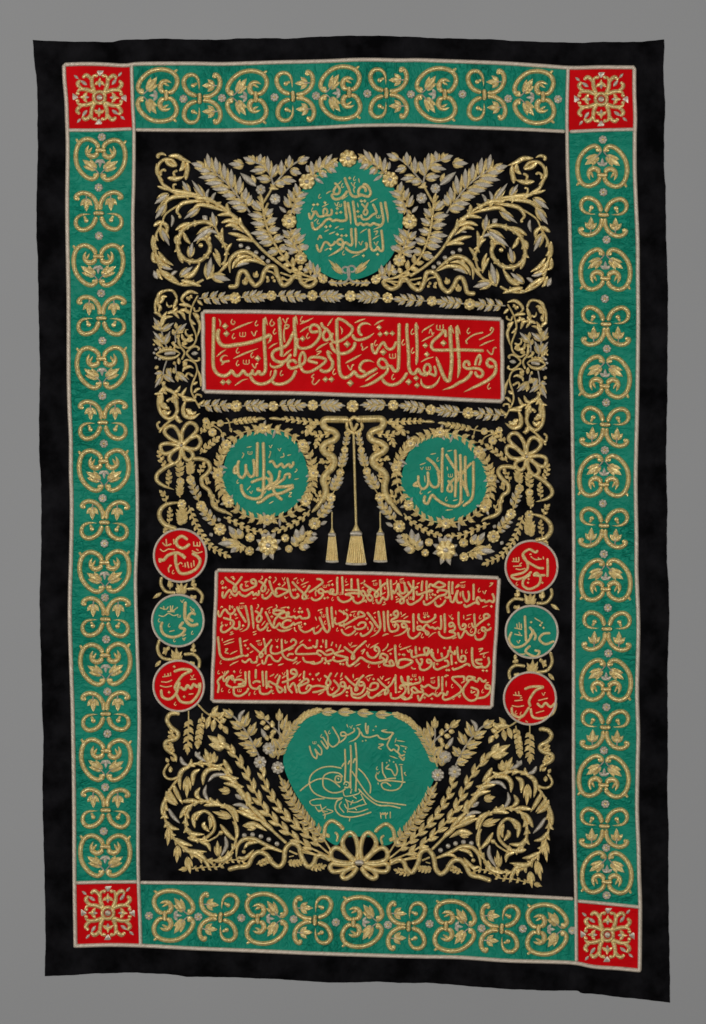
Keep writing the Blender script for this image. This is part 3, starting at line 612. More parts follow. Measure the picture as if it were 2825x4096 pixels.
letters_on(cart1, '''
@ 800 1230 3.99
P a
s 56 225,150 220,400 215,650 213,880 230,985 290,1065 370,1092 430,1082 480,1045 520,990
s 50 518,1005 550,1070 600,1092 650,1062 702,990
s 50 700,1000 735,1062 790,1078 832,1040 850,985
s 44 835,1030 860,1065 900,1065 940,1000
s 54 945,1005 965,1062 1010,1060 1045,1010 1048,900 1038,700 1028,500 1025,300 1030,170 ; 1265,170 1275,300 1285,450 1300,600 1305,700 1300,790
s 62 308,340 285,430 300,530 350,598 440,618 560,600 700,582 850,548 1000,492 1140,435
p 40 1140,440 1125,520 1080,580
p 30 1042,150 1062,220 1088,300 ; 1272,150 1290,220 1312,290
D 55 405,300 ; 425,420 ; 925,815
D 50 370,1195 ; 460,1190
l 34 490,375 680,290 855,225 ; 530,820 730,730 930,655 ; 1325,790 1400,720 1470,665
l 28 265,790 340,720 425,670 ; 555,1250 640,1190 690,1160 770,1140 ; 1095,660 1170,600 1245,565
l 26 300,180 330,240 320,310
s 20 520,185 500,240 530,272 562,240 540,215 ; 1155,185 1120,260 1150,298 1190,260 1165,225
h 44 905,255 ; 540,460 ; 605,690 ; 838,760 ; 605,890 ; 1195,385 ; 1305,1050
w 46 685,425 ; 742,865
v 50 870,410 ; 880,925 ; 1370,205
q 38 455,782 400,765 348,800 340,850 380,868 480,852
p 34 390,875 340,925
s 52 1480,420 1440,520 1380,610 1290,652 1200,685 1155,750 1175,820 1230,862 1320,872 1400,830 1455,740
q 50 1120,880 1135,935 1200,955 1290,930 1350,865
s 55 1510,150 1510,300 1525,450 1530,600 1525,700 1512,790 ; 1510,380 1480,420
p 28 1528,130 1545,200 1560,280
s 28 1350,330 1370,280 1420,290 1400,330 1352,345 1340,430 1355,560
s 52 1210,990 1195,1080 1140,1160 1050,1212 950,1222 860,1178 800,1090
s 50 1550,900 1500,850 1430,862 1408,920 1450,970 1520,962 1596,930
s 50 1540,1000 1480,1120 1400,1190 1300,1225 1200,1218 1150,1170
p 22 1140,1010 1130,1050 1120,1105
@ 1200 1230 3.99
s 46 10,930 70,880 85,790 50,720 10,770 -5,860 10,940 60,1020 150,1032 240,992 330,935 410,862 395,820 280,795 180,800 142,850 200,870 290,892
s 52 440,690 470,790 520,870 510,960 440,1020 370,1020 315,990
p 26 430,690 480,715 520,750
l 34 250,690 340,620 460,560
s 22 265,710 340,700 300,740 265,760
D 50 410,1150 ; 505,1150 ; 45,500
s 22 230,1060 190,1110 220,1135 198,1200 240,1230 320,1150 ; 990,570 980,612 1002,632 1000,682 1085,625
h 46 550,1030 ; 130,455 ; 35,190 ; 1210,570 ; 1490,1110
l 30 0,270 110,220 220,165 ; 0,400 80,340 165,295 ; 440,300 480,240 530,170 ; 870,250 960,210 1050,180 ; 1185,285 1270,230 1350,200
s 48 300,385 200,395 165,350 190,290 250,282 310,330 325,430 280,530 200,610 110,650 30,655 -20,635 -45,570 -25,490
s 46 335,240 370,310 440,360 490,440 470,500 410,525 372,470 385,400 430,355
s 54 590,180 590,350 595,500 605,650 620,800 625,950 645,1060 695,1118 760,1115 820,1078 868,1030 920,1090 990,1108 1080,1060 1170,1010 1235,970
s 46 590,180 650,190 720,225 775,270 838,330 815,410 740,480 640,540 560,560 512,520 510,440 540,415
s 52 490,560 525,660 600,725 700,738 800,700 860,640 885,550
D 58 755,590 ; 805,1210 ; 1330,715
l 28 640,300 675,370 660,440
q 50 1150,292 1070,255 990,268 940,330 950,410 1000,450
p 50 840,430 865,490 930,520 1040,500 1120,460 1195,400
l 36 720,895 860,820 990,745
D 46 1265,320 ; 1280,430 ; 1380,415 ; 1475,415
s 46 1145,570 1160,680 1208,735 1250,660 1330,560 1380,640 1440,672 1500,635 1540,540
v 54 810,950
q 50 1190,882 1110,850 1020,862 962,930 970,1000 1050,1040
l 34 1040,1180 1140,1110 1245,1040
s 54 1585,250 1580,500 1580,700 1575,900 1560,1000 1510,1015 1470,960 1440,920
s 46 1440,920 1400,940 1340,968 1280,945 1250,890 1280,830 1340,832 1390,900 1400,1000 1350,1080
p 52 1355,1070 1250,1150 1150,1210 1050,1250 950,1270
w 48 1480,770
s 52 1310,1140 1370,1210 1460,1240 1560,1215 1640,1150 1716,1040
@ 1600 1250 3.99
s 52 115,170 110,300 125,500 140,700 142,870 180,965 240,972 290,910 330,968 400,998 450,980
s 42 450,980 490,900 460,832 410,842 385,910 410,962 500,985 560,1008 572,940 545,850
s 50 255,175 265,350 275,550 272,700
p 50 272,690 270,760 260,845
p 26 250,160 280,215 305,280
p 32 805,205 838,280 865,350 ; 912,205 940,280 965,365
h 46 200,310 ; 55,480 ; 205,610 ; 1095,295 ; 1422,1180
l 28 350,330 370,290 550,180 ; 340,470 440,410 545,365 ; 330,795 430,740 540,710 ; 1265,540 1390,480 1515,435
s 20 465,340 490,270 520,350 545,320
D 48 405,530 ; 430,670 ; 260,1050 ; 275,1165
D 54 695,490 ; 140,1110
s 50 735,400 722,300 700,300 620,380 540,450 502,520 530,590 620,605 900,600 1100,602 1340,612
w 52 640,235
s 58 800,220 805,400 815,550 825,700 822,850 805,1000 785,1088 735,1078 690,1000 650,900 610,800
p 50 625,840 600,770 575,700
s 54 905,220 915,400 930,560 942,750
p 54 942,740 945,900 920,1060
l 50 335,1050 350,1140 420,1192 520,1180 600,1110 645,1005
s 48 1110,860 1092,792 1042,790 1020,855 1080,898 1180,890 1280,910 1325,970 1290,1028 1230,1010 1195,940
s 42 1200,850 1220,760 1268,680 1290,760 1258,850
p 56 1150,930 1110,1010 1030,1080 930,1130 830,1190 670,1240
s 50 1500,868 1420,860 1388,800 1430,745 1510,790 1538,880
p 56 1538,870 1510,980 1420,1070 1300,1140 1170,1200 1010,1275
s 26 1080,505 1055,460 1100,410 1200,350 1330,320
s 24 1260,440 1360,390 1450,340 1490,270 1460,245 1440,300 ; 1385,600 1465,670 1500,570 1545,565
''', 9.2)
letters_on(cart2, '''
@ 850 2290 3.99
P a
s 36 200,70 260,130 340,180 382,240 380,292 348,300 340,250 380,190 430,130 480,60 ; 165,300 165,380 190,400 230,330 280,280 320,340 370,370 425,310 455,352 530,378 600,340 640,310 660,358 700,330 712,358 745,345 745,280
s 36 690,180 640,170 618,130 660,110 700,150 690,210 600,260 520,288 472,265 455,220 482,180 ; 735,130 800,170 850,230 830,292 790,292 790,240 830,180 870,95
s 36 905,120 930,200 960,290 1000,360 1050,380 1120,350 1210,300 1150,270 1050,252 1012,290 1035,350 ; 955,310 920,370 860,415 810,400 795,340 ; 1195,80 1220,200 1240,300 1270,380 1320,408 1372,378 1350,330 ; 1270,140 1340,220 1420,300 1480,350 1500,405 1450,420 1442,370 1500,300 1560,200
l 22 290,75 350,65 ; 510,150 590,140 ; 525,220 585,215 ; 640,425 715,400 ; 850,350 900,300 ; 1290,110 1360,80 ; 1405,205 1480,170 1550,140 ; 1435,240 1500,205 ; 1150,370 1170,408 1215,385
D 27 345,100 ; 170,245 ; 215,240 ; 920,80 ; 1070,190 ; 1290,280 ; 1325,275
s 18 135,180 160,130 180,160 150,195 ; 770,115 800,90 790,50 ; 970,170 1020,110 1000,70 ; 1110,225 1165,170 1140,150 ; 855,345 905,280 885,262
h 30 285,380 ; 1365,145 ; 1530,390 ; 545,185
v 30 1440,115 ; 1140,95
s 36 90,600 100,680 130,698 170,620 210,590 260,650 310,660 355,620 350,570 ; 170,720 240,740 330,772 340,830 280,900 200,950 150,940 140,880 175,830 ; 320,870 380,900 430,870 430,790 415,775 
s 26 290,660 290,740 ; 290,780 290,840 ; 278,520 280,600
D 27 320,550 ; 375,675 ; 495,850 ; 950,705 ; 1215,560 ; 1400,575 ; 1385,630 ; 1430,630 ; 1480,820
s 18 130,570 150,540 170,560 ; 205,820 220,852 242,820 ; 705,585 740,530 720,505 ; 960,600 1030,560 1020,510
l 22 155,780 145,830 ; 275,995 345,970 ; 285,960 330,945 ; 360,740 420,715 ; 425,920 490,890 ; 430,495 520,488 ; 640,960 710,930 ; 650,1000 710,970 ; 785,850 850,765 ; 865,590 920,560 970,545 ; 1085,570 1190,550
s 38 390,540 430,620 480,700 540,800 ; 620,520 635,640 650,780
p 38 650,770 655,840 660,905 ; 525,520 550,620 570,720 585,820 560,890 500,930 440,945
s 36 680,610 740,650 785,720 760,780 720,780 715,720 770,650 800,560 ; 845,620 890,720 930,810 970,870 1020,870 1070,810 1110,860 1180,880 1250,850 1310,790 ; 1270,770 1190,760 1130,800 1130,850 ; 890,800 840,880 770,920 725,880 730,820 ; 1160,612 1060,602 990,612 980,650 1040,672 1100,645 1160,630 1080,670 1010,740 985,800 985,850 ; 1060,700 1130,730 1200,700 1222,640 1190,640 1190,690 1260,712 1310,700 1330,730 1400,700 1430,730 1530,720 1545,660 1510,570
l 36 1020,895 1100,930 1200,920 1280,885
w 30 462,545 
h 30 915,620 ; 1425,850 ; 1315,600
s 22 890,860 880,930 940,920 ; 1310,870 1320,925 1350,940
s 32 1300,840 1360,810 1430,790 ; 1380,830 1400,900 1470,950 1550,930 1620,880
@ 1250 2290 3.99
s 36 60,105 130,110 165,160 90,220 20,270 -60,320 ; 190,320 120,330 98,290 140,262 200,310 250,302 290,340 330,310 332,272 290,280 300,332 380,350 400,280 395,150 400,65 ; 180,340 140,400 70,440 10,430 -20,390 ; 475,60 480,160 485,260 485,355 ; 625,90 625,180 625,270 ; 520,280 640,280 750,290 740,330 620,330 530,350 600,362 630,400 580,450 500,470 430,440 400,380
s 36 720,95 730,190 742,300 740,400 ; 650,380 660,450 720,490 790,460 820,400 810,370 780,340 800,290 840,322 860,370 920,362 960,410 920,450 880,400 900,340 930,290 900,270 880,320 ; 820,180 880,222 960,270 1030,310 1050,362 1010,390 1000,340 1060,270 1120,210 1180,160 ; 1080,110 1085,200 1095,300 1090,390 ; 1195,100 1200,200 1215,330 1200,420 1160,430 1120,400 1080,480 1040,480 1015,420 ; 1250,110 1255,220 1265,340 1270,440 ; 1280,270 1300,330 1340,280 1370,180 1390,280 1420,330 1480,310 1470,150 ; 1490,220 1520,310 1560,320 1590,260 1550,190 1520,140 ; 1350,320 1400,370 1450,410 1460,470 1410,490 1400,440 1467,400 1557,320 1627,260 1687,220
s 22 50,270 70,290 50,310 55,380 ; 770,180 830,150 830,115 ; 810,470 850,440 860,482 ; 1280,195 1340,160 1340,122
l 22 235,165 280,140 330,120 ; 515,210 590,180 ; 780,255 835,225 ; 945,145 1030,120 ; 1150,220 1160,280 ; 1110,350 1175,310 ; 1110,520 1180,495 ; 1130,480 1165,470 ; 1390,115 1465,90 ; 1330,440 1385,410 ; 1330,480 1390,450 ; 1320,395 1360,385
D 25 265,200 ; 322,195 ; 195,410 ; 245,402
w 28 200,215 ; 1003,180 ; 1430,142 ; 445,330 ; 1560,400
h 30 325,420 ; 540,130 ; 975,470
s 38 230,550 240,680 260,800 275,900 240,950 190,900 150,800 110,700 ; 305,540 310,650 320,780 330,880 
s 34 160,880 100,950 40,970 20,920 30,870 ; 420,600 480,632 550,670 560,730 500,780 400,820 360,800 358,750 370,710 ; 420,840 500,842 620,780 720,720 830,690 800,640 740,632 730,690 ; 660,850 700,900 800,892 850,850 840,802 770,800 720,850 ; 460,900 500,970 570,1000 640,970 690,920 ; 910,780 960,850 930,930 860,990 790,1010 765,960
s 24 500,600 505,680 ; 505,790 508,880
l 22 55,890 110,840 ; 80,615 170,580 ; 45,700 70,770 ; 370,600 380,680 ; 610,635 710,615 ; 880,860 890,920 ; 670,1005 740,950 ; 970,660 1020,630 ; 990,700 1010,730 ; 1280,810 1290,860 ; 1410,620 1420,680 ; 1410,710 1500,650 ; 1450,740 1535,690
l 28 520,910 580,870 640,860 ; 1115,1015 1170,985 1225,980
D 27 140,640 ; 550,600 ; 610,680 ; 870,740 ; 1255,680
w 28 178,685
h 30 205,800 ; 400,910 ; 672,680 ; 1000,910
s 38 870,630 930,700 1000,800 1060,885 ; 1135,610 1145,740 1150,850 1155,945 
p 38 1050,610 1070,720 1085,850 1060,930 1000,990 920,1030
s 36 1205,600 1205,740 1215,850 1240,930 1300,940 1360,910 1370,850 1330,820 1310,880 ; 1370,700 1310,680 1300,640 1340,610 1370,650 1350,710 1270,750 1270,788 1400,775 1570,790
p 36 1500,872 1440,870 1430,822 1470,810 1510,870 1490,930 1400,990 1270,1020
@ 1600 2290 3.99
s 36 215,115 215,220 220,340 215,450 ; 360,125 350,220 350,300 ; 110,420 130,490 180,510 260,470 330,420 370,350 ; 265,290 280,350 340,340 420,310 500,300 520,290 455,280 ; 425,125 425,250 430,350 430,445 ; 460,250 480,190 540,200 620,150 720,200 640,240 550,220 500,200 ; 600,330 610,290 680,280 750,300 720,350 620,380 520,460 440,510 390,500 380,440 ; 730,430 690,500 620,540 570,510 560,460 ; 785,135 780,250 790,350 770,400 710,390
s 36 840,140 835,250 840,350 ; 800,370 810,450 850,470 880,390 920,290 900,400 930,480 1000,470 ; 1000,290 1010,380 1060,460 1100,420 1100,330 1080,290 ; 1175,175 1175,280 1175,370 1175,445 ; 1020,500 1050,545 1120,520 1200,480 1260,500 1222,440 1250,395 1300,450 1340,440 1370,470 1430,450 1490,470 1500,400 1470,330
w 30 170,400 ; 1005,210
D 25 490,400 ; 525,350 ; 562,360 ; 1460,540
l 22 470,330 480,380 ; 265,190 320,155 ; 640,400 655,440 ; 955,165 1055,145 ; 960,300 965,400 ; 1420,230 1490,170 ; 1430,172 1495,165 ; 1310,555 1400,525
s 22 880,250 930,190 945,210 900,240
h 36 1265,280
v 34 1350,310
s 34 155,880 130,950 150,1020 210,1050 280,1010 330,950 ; 380,912 290,910 280,870 330,860 370,920 430,940 460,970 430,990 400,930 380,880 430,832 480,880 520,872 560,900 600,880 650,900 660,800 650,680
s 38 215,650 215,750 220,860 220,950 ; 710,650 715,750 720,860 715,965
s 38 300,650 300,730 340,780 430,790 510,760 560,710 560,655
D 27 395,710 ; 455,700 ; 835,735 ; 1415,830
w 30 410,652
l 22 270,770 285,830 ; 515,815 595,775 ; 450,1035 530,970 590,950 ; 835,1060 910,1030 ; 1015,670 1020,750 ; 1060,690 1145,665 ; 1045,755 1130,725
h 34 358,1010 ; 1105,845 ; 1280,710 ; 1140,925 ; 1262,940
v 28 805,690
s 34 860,842 800,862 788,820 830,800 870,850 870,910 790,940 870,962 880,1000 800,1040 700,1040 632,990 620,930 ; 935,620 935,740 940,830 970,900 1030,900 1050,842 1010,822 1000,870 ; 925,950 950,1040 980,1030 1040,930 1090,980 1150,1000 1200,960 1210,880 ; 1185,650 1190,760 1200,850 ; 1140,800 1170,870 1210,860 1290,790 1380,730 1430,700 1390,662 1340,680 1350,740 ; 1360,940 1310,920 1310,882 1350,880 1380,920 1440,900 1440,870 ; 1370,940 1350,1020 1290,1070 1220,1060 1195,1000
@ 850 2530 2.27
s 22 50,35 60,110 72,200 110,240 180,240 240,220 290,205 ; 250,45 258,120 268,200
s 19 290,210 320,210 322,190 ; 265,250 300,270 340,240 360,270 400,265 410,210 ; 340,100 390,145 430,180 460,200 440,225 430,200 470,150 540,60 ; 465,50 480,120 485,200 ; 450,245 460,280 480,275 500,215 530,210 560,250 600,260 630,220 ; 630,55 632,130 640,200 680,240 740,250 770,220 ; 740,195 700,195 680,220 ; 545,110 530,150 540,185 590,190 680,150 750,110 760,80 730,62 710,90 ; 960,190 830,195 762,190 770,150 820,110 860,140 910,135 ; 820,220 840,260 880,270 930,265
D 14 300,115 ; 325,145 ; 590,130 ; 885,70 ; 365,270 ; 400,270 ; 200,355 ; 888,378
w 16 432,100 ; 247,522
l 13 395,80 440,70 ; 90,95 150,70 210,50 ; 100,115 155,95 210,78 ; 155,200 235,160 ; 90,50 92,80 ; 275,85 330,62 ; 155,300 200,275 245,255 ; 340,185 375,165 ; 400,305 440,280 ; 500,295 550,285 ; 595,300 650,280 ; 730,285 775,255 ; 760,290 805,260 ; 685,165 745,135 ; 790,100 830,65 ; 215,410 270,385 ; 520,400 565,375 ; 565,415 600,370 ; 630,415 680,385 ; 785,440 805,420 ; 780,405 810,370 ; 330,575 345,540
s 12 115,150 140,148 118,178 150,190 ; 660,65 665,95 685,80
v 17 588,68 ; 105,362 ; 650,370
h 17 78,270 ; 155,530 ; 388,545 ; 552,540 ; 58,360 ; 258,352 ; 90,520
s 20 50,550 60,480 50,440 90,400 110,440 150,400 190,430 180,392 150,420 130,470 180,500 ; 100,400 150,345 ; 180,500 250,490 300,470 300,350 ; 205,460 210,430 270,430 280,460 230,472 ; 195,500 200,560 250,575 310,540 330,500 ; 335,345 335,420 350,490 400,510 440,480 ; 365,460 400,440 440,450 ; 455,345 460,430 465,490 ; 490,345 490,420 495,512 ; 395,330 395,420 ; 430,500 440,550 500,555 545,520 ; 545,500 510,480 515,445 550,460 600,490 640,520 610,542 585,490 600,440 615,390 590,450 ; 770,380 720,370 720,340 755,340 765,385 700,430 630,455 ; 680,335 685,420 690,500 730,550 ; 700,500 740,460 770,550 ; 660,480 665,550 ; 835,345 830,420 ; 770,490 820,440 860,420 870,450 790,490 800,545 860,540 900,490 870,480 850,520
@ 1250 2540 2.27
s 20 0,95 35,110 45,40 ; 85,190 50,170 50,140 85,150 130,180 190,160 170,130 120,150 ; 125,40 125,120 ; 95,200 80,240 20,260 -30,245 ; 115,200 130,240 180,225 ; 290,140 250,150 205,175 320,208 240,240 190,222 200,190 ; 285,105 330,140 370,170 380,210 360,215 360,190 400,130 490,50 ; 610,220 630,170 680,190 670,230 640,210 620,200 ; 680,235 650,265 700,280 740,270 720,232 700,240 710,270
s 22 320,215 315,260 340,280 400,240 440,205 490,235 560,255 640,240 680,220 ; 750,85 755,180 770,270 800,295 860,275 908,240 850,220 790,230 780,270
s 20 590,150 565,130 575,105 600,120 605,160 560,205 510,190 495,150 ; 105,365 140,390 165,430 150,455 125,440 150,380 175,340 ; 190,405 230,450 240,490 180,540 145,535 140,480 165,440 ; -20,475 40,460 90,465 140,480 60,510 0,520 ; 310,470 260,462 262,430 290,432 300,480 260,530 180,562 ; 300,480 330,480 340,455 ; 295,370 340,420 390,460 410,490 390,502 400,450 430,400 470,360 ; 470,450 430,460 420,430 460,430 475,470 450,520 400,540 360,520 350,470 ; 350,525 370,560 430,570 490,530 500,500 ; 490,480 540,500 590,480 590,440 540,440 520,480 ; 655,490 590,540 540,570 510,550 515,510 ; 590,395 630,440 670,475 690,510 660,540 665,500 720,440 750,380 ; 755,355 755,440 760,530 ; 820,490 795,480 810,455 845,480 840,520 780,570 720,570 710,520 ; 820,550 860,580 908,560 ; 810,380 830,430 908,440 ; 875,370 870,450 875,535
v 18 345,80 ; 505,95 ; 180,485 ; 65,402 ; 873,140 ; 510,400 ; 632,385
l 14 345,110 410,90 ; 520,120 565,95 605,70 ; 680,150 735,120 ; 790,135 850,115 900,95 ; 95,35 97,75 ; 215,80 220,115 ; 380,290 440,250 ; 50,545 110,510 ; 250,410 280,390 ; 370,350 372,395 ; 375,415 425,385 ; 475,390 510,370 555,358 ; 655,415 715,385 ; 590,560 640,530 ; 775,520 805,510 ; 685,440 700,420
s 13 440,150 475,130 450,175 ; 635,145 675,110 690,75 ; 170,100 185,60 ; 235,140 260,85 ; 25,360 60,345 30,372 ; 205,380 230,340 ; 255,385 272,340
D 14 710,170 ; 835,180 ; 790,175 ; 80,105 ; 115,255 ; 150,260 ; 255,262 ; 280,265 ; 5,400 ; 315,520 ; 315,550 ; 555,400
h 17 515,280 ; 607,275 ; 797,95
@ 1600 2550 2.27
s 20 110,110 105,150 120,178 180,160 240,150 260,100 220,100 240,160 290,110 285,150 300,180 ; 142,75 145,130 150,155 ; 145,190 160,220 190,250 202,200 180,200 ; 280,232 250,225 250,200 280,210 285,250 240,290 190,290 175,250 ; 300,130 305,180 340,210 400,190 435,160 440,110 ; 375,135 385,180 ; 440,110 480,140 500,150 500,112 ; 455,75 455,130 ; 310,220 310,270 340,290 390,270 440,250 430,212 400,210 ; 465,150 472,250 ; 520,80 525,150 540,210 590,215 590,172 560,170 555,200 ; 475,270 490,290 550,270 610,240 640,260 ; 750,200 690,205 710,235 750,240 ; 800,175 810,230 780,270 730,265
s 23 655,85 655,170 665,240 700,270 760,260
s 20 10,345 20,400 60,430 130,420 185,400 175,350 ; 70,345 75,430 80,515 ; 0,520 40,560 90,545 120,490 ; 190,490 130,500 105,470 130,452 170,490 210,492 190,452 ; 185,430 220,450 260,430 300,455 350,450 350,350 ; 385,350 385,420 385,490 ; 160,520 180,570 220,510 260,530 300,510 340,530 380,500 420,520 435,482 ; 580,390 580,355 480,360 480,380 560,470 500,530 420,565 390,550 400,510 ; 785,380 760,400 720,370 700,400 660,380 610,390 620,355 680,365 640,385 ; 630,390 580,460 580,520 630,570 690,560 710,500 700,472 640,450 ; 820,462 780,460 780,432 815,440 820,490 770,540 700,550
D 14 405,95 ; 340,240 ; 755,300 ; 788,302 ; 425,295 ; 445,295 ; 30,155 ; 510,230 ; 105,380 ; 145,380 ; 225,545 ; 290,555 ; 545,530 ; 690,520
l 14 0,115 60,90 105,75 ; 345,100 345,145 ; 560,105 562,150 ; 720,155 810,130 ; 175,85 180,120 ; 210,350 212,400 ; 275,375 320,360 ; 400,350 425,355 ; 420,390 420,450 ; 410,340 445,345 ; 555,415 595,390 ; 775,415 810,405
v 17 85,120 ; 540,530
w 16 130,342 ; 300,398
h 18 603,125 ; 765,165 ; 475,440 ; 752,485 ; 487,545 ; 330,490
s 13 710,105 750,100 720,130 ; 100,265 120,282 145,282 ; 650,475 650,500 685,490
''', 6.5, 'fine')
# ---------------------------------------------------------------- round medallions (green or red) with a twisted cord edge
def disc(name, mat, poly, label, cordw=None, lift=1.4, rings=14):
    P = smooth(np.vstack((poly, poly[:1])), 6.0); c = P[:-1].mean(0); nr = rings; G = []
    for i in range(nr): G.append(c + (P - c) * (i / (nr - 1)) ** 0.8)
    G = np.vstack(G); mb = MB(); mb.grid(np.column_stack((G, relief(G[:, 0], G[:, 1]) + lift)), G / 100, mat, nr, len(P))
    o = link(name, mb, curtain, label=label)
    if cordw: 
        Q = P.copy(); Q = np.vstack((Q, Q[1:3])); m2 = MB(); add_stroke(m2, 'x', Q[::2], cordw, 'cord', 1.4, hk=0.5, nc=9, rope=9.0, step=2.6); link('cord_trim', m2, o)
    return o
def ell(cx, cy, rx, ry, n=26, amp=0.0): return np.array([(cx + (rx + amp * math.sin(5 * a + cx)) * math.cos(a), cy + (ry + amp * math.sin(4 * a)) * math.sin(a)) for a in np.linspace(0, 2 * math.pi, n, endpoint=False)])
m_top = disc('medallion', 'green', ell(1397, 882, 214, 240, 30, 3), 'green medallion at the top centre with three lines of gold script')
m_left = disc('medallion', 'green', ell(1062, 1895, 172, 178, 30, 4), 'left green medallion inside a gold wreath')
m_right = disc('medallion', 'green', ell(1778, 1912, 172, 180, 30, 4), 'right green medallion inside a gold wreath')
m_bot = disc('medallion', 'green', np.array(pts('1140,2990 1165,2925 1215,2870 1300,2845 1400,2843 1500,2845 1590,2855 1665,2900 1715,2970 1752,3060 1735,3120 1690,3210 1630,3300 1570,3370 1530,3380 1505,3352 1437,3345 1372,3352 1345,3380 1290,3340 1230,3250 1170,3150 1135,3060')), 'large green medallion at the bottom with the gold monogram and arched script', rings=22)
letters_on(m_top, '''
@ 1220 680 4.433
P a
s 48 705,130 730,220 780,330 812,430 880,478 960,465 1020,440 ; 1020,270 1080,262 1140,330 1165,420 1120,475 1020,450 950,420 962,350 1010,302 1070,330 1080,400 ; 755,370 700,450 620,510 530,520 482,470 490,420
s 42 520,230 570,270 620,350 600,420 530,430 512,370 560,290 ; 70,760 90,850 110,870 150,800 190,740 240,820 300,830 360,812 460,800 480,750 465,690 ; 205,1320 230,1410 270,1450 310,1370 350,1290 400,1290 450,1340 510,1320 540,1260
s 36 330,800 330,712 370,690 400,740 370,800 ; 1000,600 1050,650 1110,740 1080,800 1040,762 1080,680 1120,580
l 24 590,260 630,220 655,190 ; 950,150 970,235 ; 375,430 430,390 475,375 ; 655,530 710,490 765,455 ; 300,665 370,625 425,605 ; 345,1100 435,1060 ; 530,1045 610,995 ; 425,1145 540,1095 ; 605,1060 705,1045 ; 155,920 225,860 ; 930,580 950,680 ; 1145,585 1220,540 1300,505 ; 970,1130 1040,1080 1110,1040 ; 1210,1060 1290,1030 1380,1000 ; 1195,1240 1270,1190 1330,1165 ; 350,1435 420,1385 ; 830,1560 900,1520 980,1500
D 32 795,150 ; 155,620 ; 225,615 ; 355,580 ; 575,690 ; 565,770 ; 640,755 ; 375,1010 ; 450,1000 ; 1000,555 ; 1060,555 ; 940,740 ; 950,830 ; 655,1170 ; 730,1165 ; 575,1145 ; 455,1400 ; 1290,1500 ; 1040,1525
h 40 882,155 ; 668,280 ; 265,470 ; 140,710 ; 238,925 ; 688,1475
v 42 860,250 ; 565,605 ; 995,1295 ; 1265,1300
w 34 620,625 ; 1302,825
s 22 860,300 890,310 865,340 880,410 ; 225,1250 250,1200 300,1210 270,1162 245,1190 ; 1220,1100 1290,1090 1250,1160
s 48 705,550 715,650 730,780 735,885 640,908 560,890 500,908 440,872 370,900 290,990 190,1058 142,1020 125,920 ; 850,545 865,650 885,800 900,920 930,978 980,950 1040,980 1100,960 1160,985 1220,950 1280,975 1360,978 1390,900 1380,800 1360,680 1340,570
p 48 760,570 785,700 810,850 815,990 ; 1420,560 1440,680 1465,800 1475,955 ; 895,1025 905,1150 905,1280 902,1400
s 42 1200,600 1240,680 1270,760 1200,800 1120,870 1040,880 1000,832 1010,790
s 46 1135,1045 1150,1200 1165,1350 1200,1428 1260,1420 1290,1370 1330,1430 1380,1430 1382,1300 1370,1180 1355,1060 ; 825,1030 825,1150 842,1280 820,1340 760,1312 720,1290 660,1330 590,1310 580,1262 630,1230 680,1270 
p 48 678,1260 670,1370 600,1430 500,1490 405,1540
s 46 1080,1280 1100,1370 1040,1430 940,1468 830,1460 760,1420 715,1370
''', 8.0)
letters_on(m_left, '''
@ 600 1640 1.995
P a
s 25 860,255 858,350 856,450 855,535 ; 905,255 908,350 910,450 908,550 905,640 890,690 840,710 770,690 735,640 730,590
s 23 825,390 835,460 830,520 800,530 770,480 765,430 ; 765,430 765,500 740,540 710,520 702,450 712,400 ; 705,500 675,500 680,460 712,435 ; 805,580 870,555 940,540
s 25 940,485 970,530 960,590 900,640 850,635 ; 1060,720 1010,680 980,620 945,540 ; 1150,600 1080,612 1000,612 950,592 ; 1150,612 1060,660 960,682 890,730 850,742
s 21 950,420 980,410 1010,455 1050,430 1070,458 1110,432 1122,458 1145,432 1140,410 ; 1115,550 1115,512 1082,520 1070,550 1000,600 940,640 ; 1040,480 1020,560 960,600
w 16 800,340
l 10 770,300 820,290 ; 1095,365 1130,355 ; 1150,555 1195,545 ; 950,750 990,725 ; 850,625 880,620 ; 915,670 930,640
s 9 735,385 750,355 738,340 ; 1040,380 1070,370 1065,342 ; 1155,500 1175,480 1165,468 ; 955,330 965,335 950,385 ; 1110,660 1130,660 1110,690 1132,690 ; 775,640 805,605
v 14 965,290 ; 1035,315 ; 810,655
h 16 702,572
''', 8.0)
letters_on(m_right, '''
@ 1400 1640 1.995
P a
s 23 740,300 735,420 735,540 735,660 ; 840,315 845,430 845,560 840,700 ; 880,350 885,480 885,600 880,740 830,770 750,750 690,710 655,680 620,745 592,730 600,680 ; 920,365 920,480 925,600 945,690 ; 985,405 985,520 985,620 970,710 900,770 ; 610,380 670,430 720,510 ; 765,350 800,410 860,500 910,600 950,690
s 21 840,540 795,590 780,640 810,650 812,602 780,560 ; 970,420 900,500 840,590 ; 700,490 712,560 700,610 660,612 628,560 620,490 ; 625,500 620,600 580,630 550,590 545,520 ; 545,570 510,600 550,608
l 10 640,355 690,345 ; 555,440 610,420 ; 775,330 820,320 ; 775,450 780,485 ; 595,520 600,580 ; 620,665 650,645 ; 820,725 860,715 ; 760,800 820,795 ; 890,750 910,720
w 17 625,462 ; 802,520
h 17 702,395 ; 568,655 ; 770,710
v 14 575,465
''', 8.0)
